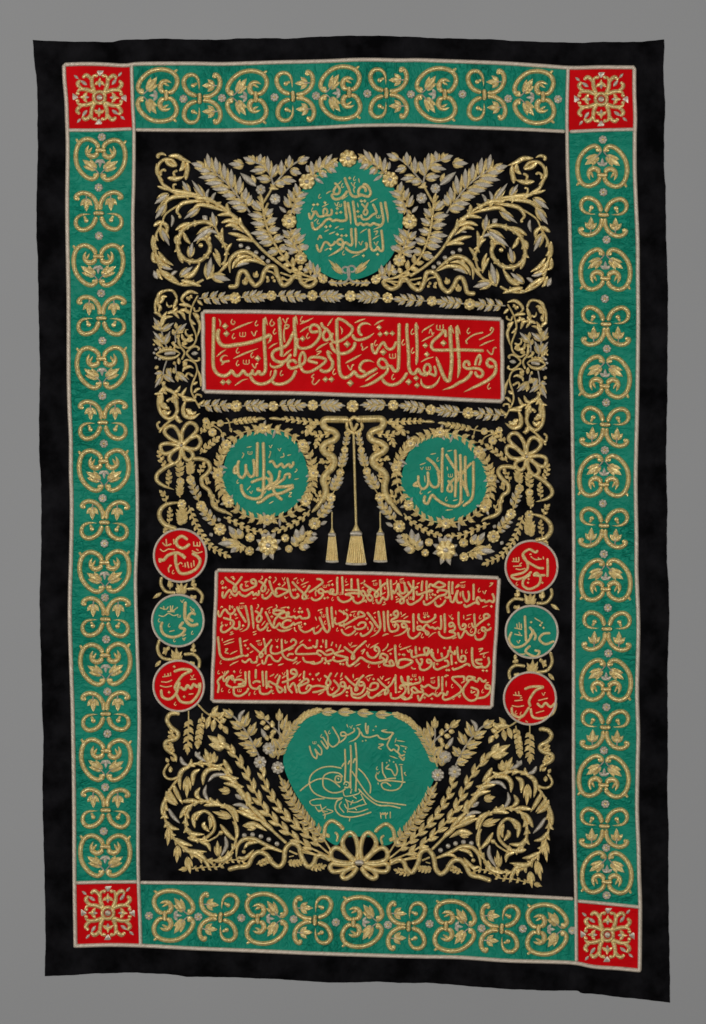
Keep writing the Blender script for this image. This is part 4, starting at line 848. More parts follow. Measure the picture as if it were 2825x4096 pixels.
letters_on(m_bot, '''
@ 1190 2870 1.974
P a
s 13 95,220 105,260 122,300 150,322 155,290 140,250 172,290 190,288 190,250 160,212 ; 185,180 220,230 236,245 240,220 200,150 ; 215,100 240,150 245,200 280,230 320,205 330,170 300,110 275,70 ; 330,200 370,170 385,142 350,145 345,120 370,115 395,135 425,122 450,105 445,80 ; 500,110 520,145 570,155 630,140 650,160 700,170 745,140 755,120 700,115 660,102 ; 540,40 540,90 550,130 ; 560,62 555,130 ; 755,122 730,170 710,220 740,260 760,250 790,270 800,230 770,212 ; 790,270 820,300 850,290 ; 800,300 835,335 845,310
p 14 470,78 490,100 485,140 450,175 400,195
l 9 460,65 505,50 ; 390,50 400,80 ; 665,100 710,95 ; 780,160 770,200 ; 780,180 850,190 ; 810,220 870,235 ; 725,300 795,325 ; 635,510 640,530 ; 725,330 730,350 ; 800,370 835,370
D 8 515,185 ; 540,180 ; 600,100 ; 620,70 ; 855,245 ; 840,265 ; 850,272 ; 705,355 ; 760,350
w 13 135,195
h 14 192,145 ; 253,115 ; 630,400
v 13 425,72 ; 638,435
s 9 640,210 680,212 640,235 665,250 ; 855,430 845,440 860,460
s 11 670,350 675,430 700,478 ; 625,440 620,470 650,500 720,482 780,478 ; 725,370 700,400 740,412 770,458 790,420 775,362 ; 630,495 740,498 855,510 ; 820,380 825,440 830,510 800,560 740,575 680,560 665,522 700,512 740,540
s 14 375,245 380,380 375,500 ; 420,215 425,330 420,450 420,560 ; 458,195 468,330 465,480 460,585
s 12 350,400 330,395 260,385 180,400 112,450 95,520 130,590 210,628 300,638 360,632 ; 20,580 80,530 150,490 220,480 280,500 340,550 ; 200,480 220,450 270,432 330,440 360,470 ; 200,480 210,550 270,590 340,585 380,560 ; 295,490 310,460 345,470 342,505 308,508 295,485 ; 365,530 380,505 410,520 402,550 370,548 ; 350,390 370,360 385,380 ; 400,370 415,340 430,362 ; 440,360 455,325 470,350
s 9 315,480 325,478 325,492 ; 380,528 392,530 ; 360,580 380,620 480,600 500,570 ; 380,650 450,670 520,640 ; 350,660 332,700 370,750 ; 370,680 400,720 480,700 550,680 ; 400,740 480,745 560,720 ; 430,720 500,690 ; 380,640 400,690 395,750 ; 500,600 530,660 540,680 ; 430,560 420,600 ; 440,620 470,640 ; 420,690 440,650 ; 450,710 470,730
s 12 480,400 530,450 575,530 575,600 ; 430,420 500,530 560,610 630,660 740,675 860,690 ; 480,560 560,640 640,690 730,695 815,715 ; 350,640 312,660 300,720 340,770 420,785 500,772 585,745
s 9 215,640 150,642 100,660 120,690 180,690 ; 140,700 170,740 200,720 230,700 ; 180,680 200,740 220,760 215,800 ; 230,720 280,740 200,770 ; 160,730 240,740 ; 415,790 410,820
s 9 655,745 662,798 ; 656,752 668,765 675,752 682,765 688,750 ; 692,745 700,798 ; 694,752 704,765 714,748 ; 733,740 734,795
''', 5.5, 'fine')
# roundels
RND = []
for cx, cy, r, mt, lb in ((722, 2222, 105, 'red', 'red roundel, topmost of the three at the left'), (713, 2482, 103, 'green', 'green roundel at the left between two red ones'), (716, 2743, 101, 'red', 'red roundel, lowest of the three at the left'),
                          (2126, 2267, 104, 'red', 'red roundel, topmost of the three at the right'), (2127, 2527, 104, 'green', 'green roundel at the right between two red ones'), (2120, 2793, 104, 'red', 'red roundel, lowest of the three at the right')):
    RND.append(disc('roundel', mt, ell(cx, cy, r, r, 24), lb, 10))
for rn, tx in zip(RND, ('''
@ 600 2100 1.995
P a
s 24 305,118 255,90 215,120 222,165 270,185 322,150 ; 90,300 80,275 110,280 150,240 222,222 282,262 250,228 ; 205,230 210,310 240,380 300,385 370,350 402,290 380,250 335,225
s 11 100,140 130,165 170,150 ; 130,110 135,160 ; 150,165 175,150 ; 190,110 195,155 ; 80,190 110,210 150,192 200,197 ; 345,165 405,168 ; 350,130 352,162 ; 378,135 380,165 ; 400,130 402,165 ; 335,205 380,222 422,212 ; 370,190 390,205 ; 222,322 245,300 262,312 ; 262,325 270,330 ; 282,300 285,340 ; 300,292 312,345 ; 330,300 335,342 ; 350,280 355,330 ; 155,325 172,322 150,345 155,378
h 16 188,375
''', '''
@ 600 2100 1.995
P a
s 26 285,610 280,680 285,752 330,800 390,790
s 22 370,712 330,705 308,740 350,770 ; 270,770 240,815 280,832 250,875 180,895 112,870 90,815 102,770
s 10 80,660 130,672 150,650 ; 110,645 115,678 ; 165,640 168,690 ; 185,640 180,685 225,655 ; 140,690 200,692 ; 70,720 110,728 150,705 190,722 230,712 ; 320,650 360,690 ; 155,850 200,840 ; 265,910 285,900 ; 260,890 290,870
h 15 340,860 ; 198,918 ; 155,800 ; 75,760
v 15 340,680 ; 275,908 ; 260,605
w 12 235,725
''', '''
@ 600 2100 1.995
P a
s 22 190,1170 260,1150 330,1162 262,1200 202,1290 225,1330 ; 90,1310 102,1370 160,1388 212,1340 240,1250 ; 212,1350 250,1408 330,1412 390,1340 402,1265 380,1290 350,1270 330,1302 300,1280 280,1312 240,1290
s 10 100,1212 160,1202 ; 120,1185 122,1215 ; 145,1180 150,1210 ; 165,1175 168,1205 ; 90,1250 140,1252 180,1235 ; 80,1280 130,1292 180,1282 ; 320,1232 370,1228 ; 310,1350 350,1345
D 13 155,1335 ; 275,1370 ; 195,1130
v 15 340,1205
h 15 205,1425
''', '''
@ 1400 2100 1.995
P a
s 20 1500,200 1480,218 1430,195 1380,232 1400,280 1500,340 1550,345 ; 1385,240 1420,330 1380,380 1290,405 1330,432 1400,412 1450,370 ; 1440,395 1390,430 1380,480 1430,510 1500,480 1520,425 1490,382 1470,402 1560,400 ; 1575,265 1578,340 1575,415
s 10 1290,290 1350,292 ; 1305,262 1308,288 ; 1325,258 1328,290 ; 1345,255 1350,290 ; 1300,330 1370,325 ; 1350,318 1372,300 ; 1320,350 1360,355 1400,345 ; 1440,250 1480,275 1530,270 ; 1500,255 1510,275 ; 1540,250 1545,275 ; 1430,235 1450,232
D 11 1425,430 ; 1420,460 ; 1535,460
h 15 1332,468
''', '''
@ 1400 2100 1.995
P a
s 20 1395,720 1400,820 1405,930 ; 1290,850 1270,920 1310,972 1380,962 1440,900 1462,830 ; 1430,810 1480,880 1470,922 ; 1600,862 1540,870 1512,912 1560,950 1630,925 ; 1440,960 1402,1010 1482,1050 1512,1010 1470,1000
s 10 1310,820 1370,832 ; 1330,785 1335,822 ; 1350,775 1353,822 ; 1365,785 1370,825 ; 1310,870 1375,882 ; 1345,850 1360,872 ; 1320,1020 1360,1030 1400,1028 ; 1470,740 1520,770
D 12 1445,775 ; 1520,800 ; 1545,820 ; 1530,780
v 15 1345,930
h 15 1440,880
''', '''
@ 1400 2100 1.995
P a
s 20 1390,1310 1450,1290 1540,1292 1480,1322 1430,1400 1440,1450 ; 1290,1450 1300,1510 1370,1530 1432,1450 ; 1440,1460 1460,1530 1540,1540 1620,1500 1642,1420 1600,1450 1560,1420 1530,1450 1490,1420
s 10 1300,1355 1370,1362 ; 1320,1330 1325,1358 ; 1345,1325 1350,1360 ; 1310,1402 1380,1395 ; 1355,1382 1375,1375 ; 1290,1440 1340,1448 1390,1440 ; 1500,1400 1580,1380 ; 1480,1500 1550,1480 ; 1400,1560 1420,1575
h 15 1325,1495 ; 1365,1505
v 15 1545,1345
''')): letters_on(rn, tx, 7.0, 'fine')
# ---------------------------------------------------------------- flowers, scrolls and ribbons: traced on the left half, then placed again on the right half
TOP_L = pts('645,625 765,655 1228,728 1157,886 1204,1034 1293,1116 625,876 804,983 913,1121 964,984 1073,1046 941,1193 803,1238 1043,900 986,640')
TOP_R = pts('2167,633 2032,666 1561,720 1640,888 1598,1042 1503,1119 2189,898 2005,1001 1901,1149 1841,1001 1735,1069 1879,1218 2016,1268 1745,905 1800,632')
MID_L = pts('1051,1714 1211,1778 1254,1893 1223,2005 1069,2080 916,2010 872,1901 906,1780 725,1780 1074,2181 1329,2134 1287,1693 1356,1736 1285,1779 1344,1831 680,1415 618,1412 669,1215 673,1609 764,1412 793,1233 793,1585 722,2222 713,2482 716,2743 941,1625 803,1580 655,2336 805,2400 690,1960')
MID_R = pts('1760,1730 1643,1774 1585,1870 1635,2021 1784,2094 1939,2029 1966,1913 1914,1805 2108,1825 1783,2200 1522,2134 1541,1690 1471,1736 1548,1779 1483,1831 2147,1456 2185,1452 2144,1255 2139,1651 2067,1446 2033,1268 2027,1624 2126,2267 2127,2527 2120,2793 1879,1653 2018,1616 2197,2380 2035,2440 2150,2010')
LOW_L = pts('1075,2993 1041,3048 1112,3070 708,2855 833,2945 978,3340 1109,3374 803,3301 650,3251 733,3474 911,3477 1171,3371 1041,3407 708,3449 1352,2846 1322,3425')
LOW_R = pts('1782,3027 1819,3086 1752,3099 2167,2918 2039,2981 1886,3372 1762,3400 2047,3336 2208,3290 2154,3534 1966,3522 1706,3397 1831,3437 2162,3522 1507,2856 1558,3440')
WT, WM, WL = tps(TOP_L, TOP_R), tps(MID_L, MID_R), tps(LOW_L, LOW_R)
def both(txt, warp, labels=None):
    for p in parse(txt):
        lb = p['label']
        build_part(p, curtain, label=(lb + ' on the left half') if lb else None)
        q = dict(p); build_part(q, curtain, mp=warp, label=(lb + ' on the right half') if lb else None)
both('''
@ 600 560 1.995
P corner_scroll | gold acanthus scroll in the top corner
s 22 125,390 80,310 64,250 75,195 120,158 180,165 215,212
q 24 135,128 100,112 65,125 72,150
L 28 150,130 220,132 270,160 330,185 ; 270,170 265,220 235,250 ; 300,180 298,250 270,300 ; 140,305 210,312 270,295 ; 300,240 292,280 288,322 ; 120,160 160,195 215,215
s 18 200,300 192,262 222,245 ; 90,290 90,255 115,240 130,255
L 18 55,190 60,270 110,330 ; 60,370 120,390 190,402 ; 80,320 110,360 180,400
S 16 215,355 190,360 190,385 200,405
P leafy_branch | thick gold branch of curling leaves
z 0 7 55 17 130,400 300,440 420,470 540,515 620,570 700,650
s 20 120,380 200,420 300,440 420,470 540,515 620,570 700,650 790,760 900,880 1010,970 1130,1060
L 24 150,400 300,425 400,440 ; 110,525 160,470 230,452 345,455 ; 250,612 218,570 255,512 340,492 440,490 ; 330,575 390,520 480,530 615,575 ; 540,602 640,595 725,650 ; 570,662 640,645 735,680 ; 600,692 660,680 745,735 ; 615,505 622,560 665,615 ; 718,618 730,680 785,760 ; 625,745 700,760 815,800 ; 690,800 760,795 830,815 ; 360,468 450,470 560,520 ; 700,650 760,720 830,800
s 14 105,640 130,590 200,540 260,505
d 14 240,615
lv 18 660,715 710,712 755,742
Lv 18 455,475 455,430 472,392 ; 500,490 505,450 528,420 ; 175,600 185,640 172,695
t 44 320,425 258,328 ; 440,470 335,322 ; 400,540 272,632
t 56 150,430 38,512 ; 130,505 45,632
dv 19 727,845 ; 783,865 ; 848,900 ; 900,940 ; 943,970
P vine_scroll | large gold spiral vine ending in a coil
z 0 9 46 16 440,655 340,672 265,720 232,790 225,870 260,935 320,968 400,965 460,915
z -1 9 60 17 110,640 80,700 50,760 40,850 60,950 80,1020 110,1080 180,1130 270,1160 360,1150
z 0 4 44 14 520,690 590,830 612,900 580,1030
s 18 110,640 80,700 50,760 40,850 60,950 80,1020 110,1080 180,1130 270,1160 360,1150 430,1115
s 28 510,682 440,655 340,672 265,720 232,790 225,870 260,935 320,968 400,965 460,915 482,850 455,800
p 20 455,800 410,788 372,830
d 20 407,843
s 16 520,690 550,760 590,830 612,900 600,970 580,1030 520,1080 450,1112
L 24 30,690 70,662 112,648 ; 90,650 135,690 138,755 ; 25,760 28,860 50,905 ; 25,890 30,960 62,985 ; 68,890 120,960 188,1002 ; 58,930 100,990 165,1015 ; 90,1040 170,1092 235,1142 ; 60,1030 80,1090 105,1115 ; 205,722 270,680 345,662 ; 205,830 215,780 252,762 ; 270,740 290,790 325,832 ; 265,985 240,930 222,870 ; 482,770 470,810 492,832 ; 472,900 488,875
L 28 275,1105 340,1075 402,985 ; 250,1122 330,1142 410,1168
L 20 580,702 575,760 590,820 ; 655,825 622,870 606,930 ; 518,760 560,790 595,850 ; 520,868 550,930 562,992 ; 505,900 540,960 565,1015 ; 630,970 600,1010 555,1062
t 50 85,700 158,845 ; 240,1090 342,1012 ; 320,940 340,818 ; 520,700 498,575
t 66 500,695 348,815 ; 460,1110 490,938 ; 490,1085 642,1120
av 36 62,1112 32,1042 ; 460,640 420,605
Lv 20 450,752 490,728 545,748 ; 90,1000 130,1022 182,1032 ; 170,1085 195,1060 220,1048
P curved_leaf | long gold acanthus leaf above the ribbon
z 1 3 50 16 660,960 760,892 860,930
l 32 640,1062 638,970 690,910 760,892 830,920 935,1000
L 24 658,1030 680,980 740,932 815,935 ; 680,1020 740,972 830,962 925,1002
Lv 20 690,1012 740,990 792,985
P ribbon | wavy gold ribbon below the sprays
s 31 625,1172 690,1165 705,1100 725,1052 765,1055 795,1110 842,1162 890,1125 912,1055 950,1012 1000,1020 1022,1090 1060,1158 1110,1142 1150,1090 1190,1088 1212,1138 1262,1170 1310,1150 1332,1110
S 13 1040,1060 1130,1090 1210,1112 1330,1110 ; 1100,1035 1200,1072 1330,1105 ; 1220,1150 1270,1120 1325,1112 ; 1050,1095 1100,1120 1140,1100 ; 930,1045 980,1060 1010,1090
g 50 840,1100 855,1045 ; 760,1160 762,1095
a 22 950,1112 925,1085 ; 955,1112 930,1138 ; 975,1112 985,1085 ; 985,1112 1000,1138 ; 1050,1120 1075,1095
P leaf_spray | outer spray of silver and gold leaves
sv 12 800,582 740,500 680,420 620,350 540,280 460,220 420,208
t 62 440,222 330,186 ; 490,255 372,236 ; 545,295 388,300 ; 590,345 440,348 ; 640,395 498,392 ; 690,445 575,445 ; 745,505 618,500 ; 780,545 660,540 ; 480,235 458,108 ; 540,275 524,138 ; 600,325 590,188 ; 650,385 650,232 ; 705,435 722,288 ; 755,495 768,380 ; 775,525 812,440
P leaf_spray | forked spray of silver and gold leaves
sv 12 985,360 960,280 900,205 820,172 ; 985,360 1040,300 1110,222 1190,165
t 58 750,200 628,192 ; 840,180 745,140 ; 870,190 885,112 ; 930,235 798,250 ; 950,262 938,128 ; 968,300 1012,192 ; 965,320 845,302 ; 1180,180 1275,138 ; 1110,225 1115,122 ; 1050,285 1050,160 ; 1120,240 1212,272 ; 1050,315 1170,332 ; 1000,350 1100,345
a 28 740,198 700,152 ; 745,205 702,236 ; 830,170 820,120 ; 900,210 918,130
P leaf_spray | long middle spray of silver and gold leaves
s 16 985,370 950,430 905,505 ; 862,450 892,500 905,560 920,650 960,760 1020,870 1080,950 1150,1022 1240,1080 1330,1110 ; 945,502 920,560 915,600
L 18 950,385 990,388 1028,392 ; 880,430 895,480 905,540
av 44 850,372 722,264
a 30 845,345 812,278 ; 1010,400 960,350
t 60 895,560 800,478 ; 910,620 780,592 ; 925,680 802,662 ; 945,745 802,745 ; 985,815 868,822 ; 1025,885 930,902 ; 920,610 985,548 ; 930,670 1018,622 ; 945,730 1040,705 ; 985,800 1080,770 ; 1030,870 1105,862 ; 960,770 850,790
a 34 1080,960 1015,938 ; 1125,1000 1058,998 ; 1180,1035 1120,1040 ; 1095,960 1090,888 ; 1150,1012 1138,935 ; 1190,1045 1215,1000
fv 20 885,398
fv 22 1000,473
P wreath | wreath of leaves and blossoms round the top green medallion
y g 4 62 30 40 1210,400 1150,520 1125,590
y g 4 62 30 40 1120,710 1150,800 1190,880
y g 4 54 28 40 1240,985 1300,1050 1365,1095
y g 4 62 30 42 1275,300 1350,245 1460,172
y g 4 40 20 42 1420,1138 1480,1146 1560,1146
sv 10 1268,300 1330,250 1400,210 1470,165 ; 1195,430 1150,520 1122,600 ; 1118,700 1150,800 1190,890 ; 1240,990 1300,1050 1370,1100
t 54 1390,210 1455,112 ; 1345,240 1358,132 ; 1305,275 1285,168 ; 1410,215 1492,262 ; 1355,250 1418,300 ; 1460,180 1500,215
av 26 1265,262 1250,198 ; 1310,300 1388,352 ; 1090,582 1032,532 ; 1150,575 1208,582 ; 1160,892 1098,908 ; 1230,880 1270,845 ; 1340,1090 1285,1085
t 50 1185,440 1160,345 ; 1145,480 1105,395 ; 1120,540 1070,448 ; 1165,460 1268,425 ; 1148,515 1245,498 ; 1135,565 1222,548 ; 1125,780 1058,718 ; 1150,840 1060,795 ; 1180,885 1080,865 ; 1135,770 1208,702 ; 1160,820 1248,750 ; 1185,868 1262,838 ; 1290,1050 1275,955 ; 1330,1075 1340,990 ; 1270,1040 1215,1035
f 33 1253,335
f 31 1112,650
f 26 1205,945
f 19 1383,1110
P inner_scroll | small silver scroll with leaves at the foot of the top medallion
sv 14 1570,1062 1548,1058 1535,1035 1555,1015 1585,1025 1594,1070 1575,1120 1540,1142 1480,1142 1422,1135
g 50 1535,1070 1425,955
a 20 1470,1142 1445,1110 ; 1480,1145 1445,1160 ; 1515,1145 1530,1115
P garland | straight garland of leaves and blossoms above the red panel
sv 8 390,1265 640,1262 900,1246 1250,1250 1560,1248
y t 3 88 38 40 400,1266 500,1262 600,1260
y t 3 84 38 40 730,1258 810,1252 890,1248
y t 3 84 38 40 1015,1245 1110,1248 1200,1248
y t 3 84 38 40 1345,1246 1420,1248 1490,1248
f 24 680,1262
f 21 970,1243
f 22 1297,1243
''', WT)
both('''
@ 600 1160 1.995
P garland | straight garland of leaves and blossoms below the red panel
sv 8 405,925 650,925 950,925 1250,920 1560,925
y t 3 88 38 40 415,925 500,925 610,925
y t 3 84 38 40 745,925 830,925 900,925
y t 3 84 38 40 1025,925 1110,922 1200,920
y t 3 84 38 40 1350,920 1420,922 1490,922
f 24 690,927
f 21 985,928
f 22 1300,920
@ 600 1160 2.742
P side_scroll | upper gold scrollwork beside the long red panel
s 26 70,270 60,180 75,100 130,30 200,5 260,20 300,90
q 20 185,130 190,165 215,185 250,170
L 28 150,0 100,50 90,120 95,200 ; 120,100 150,75 190,75 ; 110,150 140,110 165,95 ; 100,240 115,200 108,160 ; 45,250 90,260 135,305 ; 300,90 285,140 255,215 ; 530,40 440,20 375,60 350,110 395,150 ; 400,80 430,100 425,120 ; 440,60 460,80 468,75 ; 120,390 150,300 190,235 ; 130,400 170,310 255,290 ; 190,260 260,245 325,315 ; 240,250 290,210 300,185 ; 290,240 350,250 392,330 ; 330,220 380,220 402,190 ; 320,160 400,165 470,190 ; 380,225 410,235 440,260
s 18 530,60 480,150 450,230 440,310 460,380 490,450 510,520 490,590 440,630 400,635 350,600
s 18 480,190 500,235 545,220 545,190
L 24 470,250 530,330 550,400 520,520 ; 440,320 470,360 505,380 ; 545,310 520,280 470,250 ; 520,110 560,150 582,170
q 22 425,435 395,440 395,480 430,505 475,490
L 26 350,480 370,540 430,560 480,550 ; 410,540 450,530 475,545
a 40 350,580 415,590
t 52 130,450 40,300 ; 130,450 265,360 ; 160,590 35,455 ; 160,600 225,450
a 34 120,440 25,395 ; 100,420 90,345 ; 130,560 90,560 ; 150,540 105,475
sv 14 185,625 150,540 130,450 ; 285,580 280,480 300,430
t 56 285,480 405,365
a 36 270,500 250,430 ; 290,430 285,355 ; 300,450 372,465 ; 290,530 332,490 ; 280,590 235,580 ; 150,630 30,540
L 22 240,580 290,620 335,640 ; 315,525 320,580 345,640
d 14 45,600
dv 17 67,652 ; 102,634 ; 47,692 ; 67,745 ; 108,758
P side_scroll | lower gold scrollwork beside the long red panel
s 18 550,1300 490,1190 455,1100 470,1020 500,950 520,880 500,810 450,775 400,770 360,800
s 18 500,1190 510,1150 560,1155 565,1180
L 24 560,1060 560,980 530,880 ; 470,1040 520,1010 520,1005 ; 480,1130 520,1090 558,1080 ; 520,1270 570,1240 600,1205 ; 360,900 380,860 440,840 480,860
q 22 430,985 400,950 420,915 480,950
a 42 365,840 410,785
t 52 140,910 50,918 ; 150,930 275,1015 ; 140,930 55,1075 ; 190,860 235,955
t 56 290,900 420,1015
sv 14 185,775 155,870 150,940 180,990 ; 285,820 290,900 330,970
a 36 270,920 262,850 ; 290,930 310,1010 ; 300,910 370,950 ; 210,870 242,880 ; 130,940 70,960 ; 100,840 50,862 ; 150,1000 165,1040 ; 320,820 318,740 ; 290,800 250,810
L 26 130,1010 180,1080 245,1095 ; 50,1145 110,1130 150,1060 ; 150,1070 165,1120 190,1145 ; 180,1100 250,1120 320,1195 ; 240,1120 300,1110 338,1050 ; 300,1140 350,1150 405,1070 ; 330,1150 380,1180 440,1180 ; 150,1215 130,1150 150,1100 ; 355,1205 420,1195 490,1215
@ 600 1160 1.995
s 26 75,840 70,910 90,980 140,1025 190,1015 220,960 205,900 180,850
L 26 90,850 100,920 160,955 ; 110,900 130,940 155,935 ; 100,960 140,985 170,965 ; 180,840 210,890 215,960 ; 290,880 268,940 280,1000 340,1020 400,985 ; 290,950 320,970 325,950 ; 300,985 350,985 370,970 ; 260,880 320,875 370,885 ; 210,1000 230,1040 262,1050
q 22 155,895 140,885 175,870 190,900
s 16 240,1065 225,1015 170,1040 110,1090 75,1140 ; 85,1050 60,1070 75,1110 100,1100
P centre_eye | pointed gold seed pod with silver heart beside the red panel
@ 600 1160 2.742
l 34 65,705 130,672 200,654 280,666 335,697 ; 65,705 130,738 200,752 280,738 335,697
Sv 34 160,704 225,694 285,692
s 20 340,625 380,690 350,765 ; 400,690 450,640 500,620 540,640 525,665 ; 400,695 450,750 500,780 545,765 530,740
a 26 130,660 100,640 ; 160,650 140,625 ; 190,645 175,618 ; 230,645 220,615 ; 130,730 105,755 ; 160,742 140,770 ; 200,748 185,775 ; 240,742 230,770 ; 270,650 265,625
av 36 455,700 532,692
''', lambda q: WM(q))
both('''
@ 600 1640 1.995
P bow | six-looped gold bow with a silver knot
s 27 250,272 160,225 118,175 150,132 200,138 238,200 252,270 ; 254,268 262,170 305,108 355,112 378,155 340,205 262,272 ; 240,285 150,268 95,278 88,312 115,348 160,342 240,290 ; 262,284 330,225 385,212 405,260 378,305 330,312 262,292 ; 246,292 180,338 155,385 175,420 205,425 240,385 254,296 ; 256,296 325,330 345,370 312,402 275,375 256,300
dv 11 250,282
P ribbon | gold ribbon trailing from the six-looped bow
p 30 195,425 120,462 62,512 56,560 105,602 195,636
P ribbon | gold ribbon curling above the topmost roundel
q 34 262,735 140,752 84,800 82,862 130,920 215,950
P ribbon | thin gold ribbon winding between bow and wreath
s 28 345,392 400,390 460,412 482,465 450,515 415,545 422,600 470,640 496,700 505,755 545,792 610,815
p 18 600,812 640,830 660,850
P leaf_chain | upright chain of gold leaves and blossoms below the bow
s 8 240,700 240,600 240,420
y g 3 52 26 45 240,690 240,650 240,610
y g 3 58 30 45 240,540 240,490 240,430
y g 3 80 44 42 258,925 258,870 256,810
f 17 245,572
f 19 255,750
P leaf_chain | slanting chain of gold leaves and blossoms
s 8 325,430 325,520 360,660 410,760 480,860 560,950
y g 3 60 32 45 325,520 325,470 322,430
y n 3 62 32 42 400,720 365,650 335,595
y n 3 72 36 42 530,915 480,860 430,805
av 24 480,980 500,1010 ; 560,890 545,860
f 18 325,556
f 21 410,765
f 26 560,952
P leaf_sprig | little leafy twigs round the ribbon
s 7 140,470 100,420 72,340 ; 150,612 155,550 150,495 ; 130,745 130,690 92,655 ; 152,912 162,850 160,790 ; 400,352 450,300 545,222 ; 455,600 470,560 440,540 ; 400,520 410,460 430,430 ; 540,770 530,720 480,670
y a 3 36 18 45 130,450 100,410 75,350
y a 3 34 17 45 150,600 153,550 152,505
y a 2 40 18 45 130,735 120,690 100,665
y a 3 32 16 45 155,900 162,850 160,800
y a 4 46 20 35 405,352 450,300 530,235
y a 2 30 16 45 460,600 465,570 450,550
y a 2 36 18 50 400,510 410,470 425,440
y a 2 36 18 50 540,765 525,720 490,690
y a 2 28 14 45 122,990 125,965 125,950
P tendril_branch | long thin branch of small gold leaves
s 9 310,762 345,860 390,960 450,1045 510,1105 620,1160
y a 11 44 18 42 315,770 345,860 390,960 450,1045 510,1105 615,1160
P leaf_swag | inner swag of small gold leaves under the green medallion
s 9 590,855 690,900 780,948 860,968 935,965 ; 975,965 1060,950 1150,905 1230,852 1280,795
y a 6 42 20 35 600,860 690,900 780,948 850,968 905,968
y a 6 42 20 35 1270,800 1230,852 1150,905 1060,950 1005,962
P top_swag | gold leaf swag under the straight garland
s 9 405,190 450,135 510,105 570,108 640,100 ; 640,100 760,82 850,75 ; 1375,98 1250,92 1150,80 1060,72 ; 1330,100 1290,120 1258,180 ; 1440,190 1360,200 1300,195 ; 1345,205 1340,240 1325,290 ; 500,120 560,160 590,220 ; 640,140 630,90 610,65
l 22 840,80 880,68 922,72 ; 952,68 1000,68 1060,78
y a 5 46 18 32 650,98 760,84 840,76
y a 6 44 18 34 1370,98 1250,92 1150,80 1080,74
y a 3 40 20 42 410,185 445,140 490,112
y a 3 46 22 38 1330,105 1290,130 1262,175
y a 3 40 20 42 1440,190 1370,195 1310,192
y a 2 40 18 40 1345,210 1340,245 1330,275
a 20 640,140 652,180 ; 580,180 610,205 ; 570,190 590,225 ; 1210,190 1225,165
f 14 447,88
f 18 500,178
f 15 562,107
P flower_cluster | large gold flower with silver-tipped petals under the wreath
n 66 720,1062 545,1066 ; 1190,1085 1278,1092 ; 1195,1060 1165,948
n 56 700,1030 630,925 ; 735,1025 700,945 ; 715,1075 645,1138 ; 1230,1045 1342,1018 ; 1205,1050 1222,918 ; 1175,1085 1130,1010
g 46 740,1080 722,1142 ; 600,1050 590,1010 ; 1250,1000 1290,960
s 9 600,1062 700,1060 770,1095 ; 1160,1090 1220,1060 1300,970
av 40 945,1050 890,975 ; 945,1050 1005,978 ; 960,1080 1048,1035 ; 960,1085 1050,1110 ; 950,1100 985,1195 ; 940,1100 905,1195 ; 930,1085 845,1118 ; 930,1080 850,1035 ; 945,1060 947,965
av 26 1360,915 1415,888 ; 1335,995 1290,985
f 41 945,1080
f 19 800,1017
f 19 795,1125
f 17 1080,1022
f 16 1110,1108
f 25 1315,905
P leaf_chain | chain of gold leaves and blossoms rising beside the tassels
s 8 1320,890 1420,780 1450,690 1510,560 1545,400 1572,230
y n 3 70 36 42 1345,860 1385,815 1430,760
y n 3 70 36 42 1455,650 1480,600 1505,545
y n 3 60 30 42 1525,465 1535,420 1548,360
y n 2 50 26 42 1558,290 1565,260 1572,225
f 20 1445,700
f 17 1520,500
f 15 1555,318
f 13 1575,188
P ribbon | wide wavy gold ribbon falling from the central knot
s 46 1590,78 1480,76 1400,78 1382,110 1410,150 1465,170 1492,205 1470,240 1405,268 1378,305 1402,345 1455,370 1472,415 1452,465 1402,515 1384,565 1402,620 1400,680 1360,740
p 30 1368,730 1335,775 1290,818
P leaf_sprig | twigs behind the wide wavy ribbon
s 7 1440,180 1400,220 ; 1450,330 1440,280 ; 1420,500 1440,430 1470,390 ; 1420,600 1440,560 ; 1330,740 1345,690
y a 2 36 18 45 1440,340 1445,305 1448,290
y a 2 40 20 45 1420,480 1425,430 1425,400
y a 2 40 18 45 1405,610 1415,560 1420,540
y a 2 36 18 45 1320,740 1340,690 1350,670
y a 1 36 18 45 1400,400 1385,405 1375,410
@ 600 2100 1.995
P link_ribbon | gold ribbon linking the topmost and middle roundels
s 22 95,412 90,472 130,530 205,540 ; 300,512 370,510 418,560 408,625
g 50 250,545 215,462 ; 250,545 300,462
g 44 250,542 252,450 ; 255,545 295,500 ; 245,545 205,500
a 26 165,500 145,460 ; 160,500 185,462 ; 160,480 162,425 ; 350,490 335,455 ; 350,490 372,465 ; 348,470 348,420 ; 345,590 330,555 ; 350,590 370,560 ; 95,540 25,585
s 7 162,515 162,440 ; 350,500 348,430
P link_ribbon | gold ribbon linking the middle and lowest roundels
s 22 78,912 62,990 100,1058 190,1078 ; 270,1032 350,1032 395,1080 390,1145
g 50 215,1080 172,992 ; 215,1080 258,1005
g 44 215,1075 212,970 ; 220,1080 262,1040
a 26 130,1010 110,975 ; 140,1000 155,965 ; 120,1030 108,1005 ; 345,1010 330,980 ; 350,1010 368,990 ; 348,990 350,940 ; 335,1110 322,1085 ; 340,1115 355,1090 ; 90,1080 42,1132
s 7 125,1040 150,970 ; 350,1020 350,950
''', WM)
